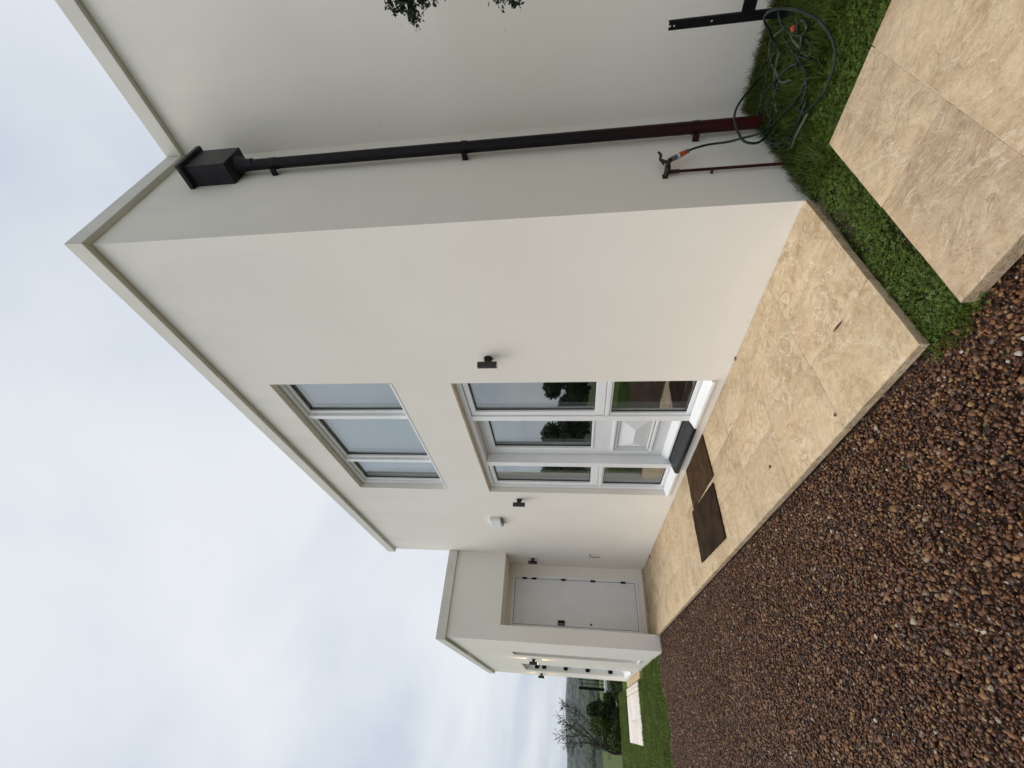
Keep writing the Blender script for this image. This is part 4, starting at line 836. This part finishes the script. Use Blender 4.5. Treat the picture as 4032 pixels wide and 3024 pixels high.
# bare tree
LIMBS = [[[-2.73,-0.247],[-2.764,-0.031],[-2.778,0.104],[-2.73,0.289],[-2.603,0.58],[-2.445,0.765],[-2.307,0.983],[-2.167,1.204],[-2.088,1.373]],
[[-2.603,0.58],[-2.582,0.715],[-2.457,0.931],[-2.368,1.207],[-2.251,1.431],[-2.173,1.6],[-2.018,1.658]],
[[-2.717,0.396],[-2.467,0.491],[-2.242,0.702],[-2.119,0.866],[-1.973,1.031],[-1.869,1.2],[-1.812,1.371],[-1.777,1.544],[-1.775,1.674]],
[[-2.778,0.104],[-2.641,0.229],[-2.632,0.391],[-2.636,0.581],[-2.599,0.798],[-2.6,1.1],[-2.641,1.349],[-2.634,1.543]],
[[-2.457,0.931],[-2.456,1.209],[-2.495,1.432],[-2.485,1.599],[-2.478,1.796]]]
bt = empty('bare_tree', (-15.2, -2.73, -0.4), 'small leafless leaning tree at the edge of the lawn', 'tree')
r = random.Random(5); mb = At(); tw = At(); tips = []
for k, L in enumerate(LIMBS):
    off = [0, .12, -.18, .2, -.1][k]; pts = [(-15.2+off*i/len(L)*2, p[0], (p[1] if p[1] < 0.3 else 0.3+(p[1]-0.3)*0.9)-(0.3 if (k == 0 and i == 0) else 0)) for i, p in enumerate(L)]
    C_ = catmull(pts, 5); r0 = [.042,.022,.022,.020,.015][k]; mb.tube(C_, [r0*(1-0.85*i/(len(C_)-1)) for i in range(len(C_))], 7)
    for i in range(len(C_)//3, len(C_)):
        for _ in range(2):
            if r.random() < 0.75:
                d = Vector((r.uniform(-1,1), r.uniform(-1,1), r.uniform(0.0,1.1))).normalized(); ln = r.uniform(0.10, 0.36); p = C_[i]; q = p+d*ln*.5+Vector((0,0,-.01)); e_ = p+d*ln+Vector((0,0,.05*r.random()))
                tw.tube([p, q, e_], [.0065,.0048,.003], 5, False); tips.append(e_)
                for _ in range(2):
                    d2 = (d+Vector((r.uniform(-1,1), r.uniform(-1,1), r.uniform(-.3,.8)))).normalized(); e2 = q+d2*r.uniform(.06,.16); tw.tube([q, e2], [.004,.0026], 4, False); tips.append(e2)
mb.build('trunk', 'bark', bt, smooth=True); tw.build('twigs', 'bark', bt, fix=False)
tp2 = [t for t in tips if t.z > 0.9 and r.random() < 0.35]
V, F = leaf_cloud([tuple(t) for t in tp2], [(.035,.035,.035)]*len(tp2), len(tp2)*5, 0.022, 9, shell=0.1); mesh_np('crown', V, F, 'hedge_leaf', bt)
# conifer just outside the right edge, sprays reach into the view
cf = empty('conifer', (2.1, 0.62, -0.05), 'dark conifer at the right edge whose sprays hang before the wall', 'tree')
r = random.Random(11); mb = At(); V = []; F = []
mb.tube([(2.1,0.62,-0.3),(2.08,0.62,1.0),(2.1,0.6,2.3),(2.1,0.6,3.2)], [.08,.065,.04,.01], 10)
def spray(p0, p1, n, ln):
    d = (p1-p0); dn = d.normalized()
    for i in range(n):
        t = r.random()**0.75; p = p0+d*t+Vector((r.gauss(0,.012), r.gauss(0,.012), r.gauss(0,.012)))
        q = (dn*r.uniform(.25,1)+Vector((r.gauss(0,.65), r.gauss(0,.65), r.gauss(0,.65)))).normalized(); l = ln*r.uniform(.4,1.1)*(1-.35*t); s_ = q.cross(Vector((r.gauss(0,1), r.gauss(0,1), r.gauss(0,1)))).normalized()*l*0.26
        k = len(V); V.extend([p-s_*.4, p+q*l*.5-s_, p+q*l, p+q*l*.5+s_]); F.append((k,k+1,k+2,k+3))
targets = [((0.815,0.50,1.985),260),((0.875,0.50,2.035),320),((0.89,0.5,2.09),260),((0.88,0.50,1.93),280),((0.90,0.50,1.88),240),((0.915,0.5,1.79),60),((0.885,0.5,1.60),90),((0.85,0.50,1.545),200),((0.842,0.50,1.475),220),((0.872,0.5,1.50),160)]
for (t_, n_) in targets:
    t_ = Vector(t_); st = Vector((2.09, 0.61, t_.z+0.12)); md_ = st.lerp(t_, .55)+Vector((0,0,.05)); mb.tube([st, md_, t_.lerp(st, .05)], [.012,.007,.002], 6); spray(t_+(st-t_).normalized()*0.16, t_, int(n_*0.8), 0.042); spray(md_, t_+(st-t_).normalized()*0.14, 500, 0.05)
for _ in range(60):
    z = r.uniform(0.5, 3.2); a = r.uniform(0, 6.28); q = 0.75*(1-z/3.8); st = Vector((2.1, .61, z)); en_ = st+Vector((q*math.cos(a), q*math.sin(a)*.7, .06))
    if en_.y > D-0.05: en_.y = D-0.05
    mb.tube([st, en_], [.010,.003], 5); spray(st.lerp(en_, .2), en_, 160, 0.06)
mb.build('trunk', 'bark', cf, smooth=True, fix=False); mesh_np('crown', np.array([tuple(v) for v in V]), np.array(F), 'conifer_leaf', cf)
# trees across the drive (behind the camera, seen in the door glass)
for k, (x, y, h, s_) in enumerate([(-30,-21.5,3.5,2.4),(-25,-21,3.3,2.5),(-34.5,-19.5,4.0,2.3),(-20.5,-20.5,3.5,2.3),(-39,-17.5,4.2,2.2),(-15.5,-19,4.0,2.4),(-10,-19,3.8,2.4)]):
    tree('drive_tree', (x, y, GZ-0.25), h, s_, 'leafy tree across the drive, seen only as a dark reflection in the door glass', 'tree', 200+k, n=5200, size=0.17, material='hedge_leaf', group='trees across the drive', trunk=.16, low=.08, nclump=18)

# ------------------------------------------------------------------ iron fence on a retaining wall, far end
rw = empty('retaining_wall', (-18.6, 0.5, -1.2), 'grey block retaining wall with white coping below the iron fence', 'wall')
At().box(-18.75,-18.50,-1.13,4.5,-2.0,-0.008).build('wall_body', 'grey_block', rw); At().box(-18.8,-18.46,-1.15,4.5,-0.006,0.095).build('coping', 'plastic_white', rw, bevel=0.006)
fe = empty('iron_fence', (-18.6, 0.5, 0.095), 'black iron railing with spiked pickets at the end of the lawn', 'fence')
At().box(-18.66,-18.57,-1.13,-1.04,0.0955,1.03).build('post', 'black_metal', fe, bevel=0.006); At().box(-18.625,-18.605,-1.04,4.4,0.90,0.935).build('rail', 'black_metal', fe); At().box(-18.625,-18.605,-1.04,4.4,0.16,0.19).build('rail', 'black_metal', fe)
pk = None
for k in range(46):
    y = -0.94+k*0.115
    if pk is None:
        pk = At().prism([(-18.607,y-.010),(-18.587,y-.010),(-18.587,y+.010),(-18.607,y+.010)], 0.0955, 0.985).lathe([(0.02,0.985),(0.022,1.0),(0.001,1.055)], (-18.597,y,0), 'z', 6).build('picket', 'black_metal', fe)
    else:
        c = pk.copy(); COL.objects.link(c); c.location = pk.location+Vector((0, k*0.115, 0))

# ------------------------------------------------------------------ far woodland and haze
def woodland():
    ico = bmesh.new(); bmesh.ops.create_icosphere(ico, subdivisions=1, radius=1); bv = np.array([v.co[:] for v in ico.verts]); bf = np.array([[v.index for v in f.verts] for f in ico.faces]); ico.free()
    r = np.random.default_rng(21); V = []; F = []; k = 0
    S_ = [0,1.5,4,8,50,120,300,700,1300,1900,2600,3400,4600,6500]; H_ = [0,.25,.75,1.2,4.0,6.6,14,24,27,20,-17,-15,-60,-70]
    for (s0, s1, n, sz) in ((300,420,70,4.5),(640,1000,620,6.5),(1000,1500,520,8.0),(1900,2700,420,11)):
        for _ in range(n):
            s_ = r.uniform(s0, s1); x = -13.6-s_; y = r.uniform(-0.22, 0.30)*s_+r.uniform(-10,10)
            if s0 == 300: y = r.choice([-0.10,0.02,0.09])*s_+r.normal(0,6)
            z = GZ-np.interp(s_, S_, H_)+0.9*math.sin(x*0.021+y*0.03)*min(1, s_/300)
            if s_ > 1400: z += 10*math.sin(y*0.0043+1.0)*min(1,(s_-1400)/800)+5*math.sin(y*0.013+x*0.004)+2.5*math.sin(y*0.041+x*0.013)
            q = sz*r.uniform(.6,1.3); V.append(bv*(1+r.normal(0,.16,bv.shape))*np.array([q,q,q*.75])+np.array([x,y,z+q*.4])); F.append(bf+k); k += len(bv)
    root = MB(); V = np.concatenate(V); F = np.concatenate(F); o = root.add(V.tolist(), F.tolist()).build('woodland', 'wood_leaf', fix=False); tag(o, 'dark green woods and hedges across the valley', 'woodland', kind='stuff')
woodland()
def haze():
    m = bpy.data.materials.new('haze_air'); m.use_nodes = True; t = m.node_tree; t.nodes.clear(); o = t.nodes.new('ShaderNodeOutputMaterial'); v = t.nodes.new('ShaderNodeVolumePrincipled')
    m.cycles.homogeneous_volume = True; v.inputs['Color'].default_value = (0.80, 0.87, 0.95, 1); v.inputs['Density'].default_value = 0.00010; v.inputs['Anisotropy'].default_value = 0.2; t.links.new(v.outputs[0], o.inputs['Volume'])
    b = MB().box(-6700, 6700, -6700, 6700, -45, 120).build('haze', 'grout'); b.data.materials.clear(); b.data.materials.append(m); tag(b, kind='stuff')
haze()
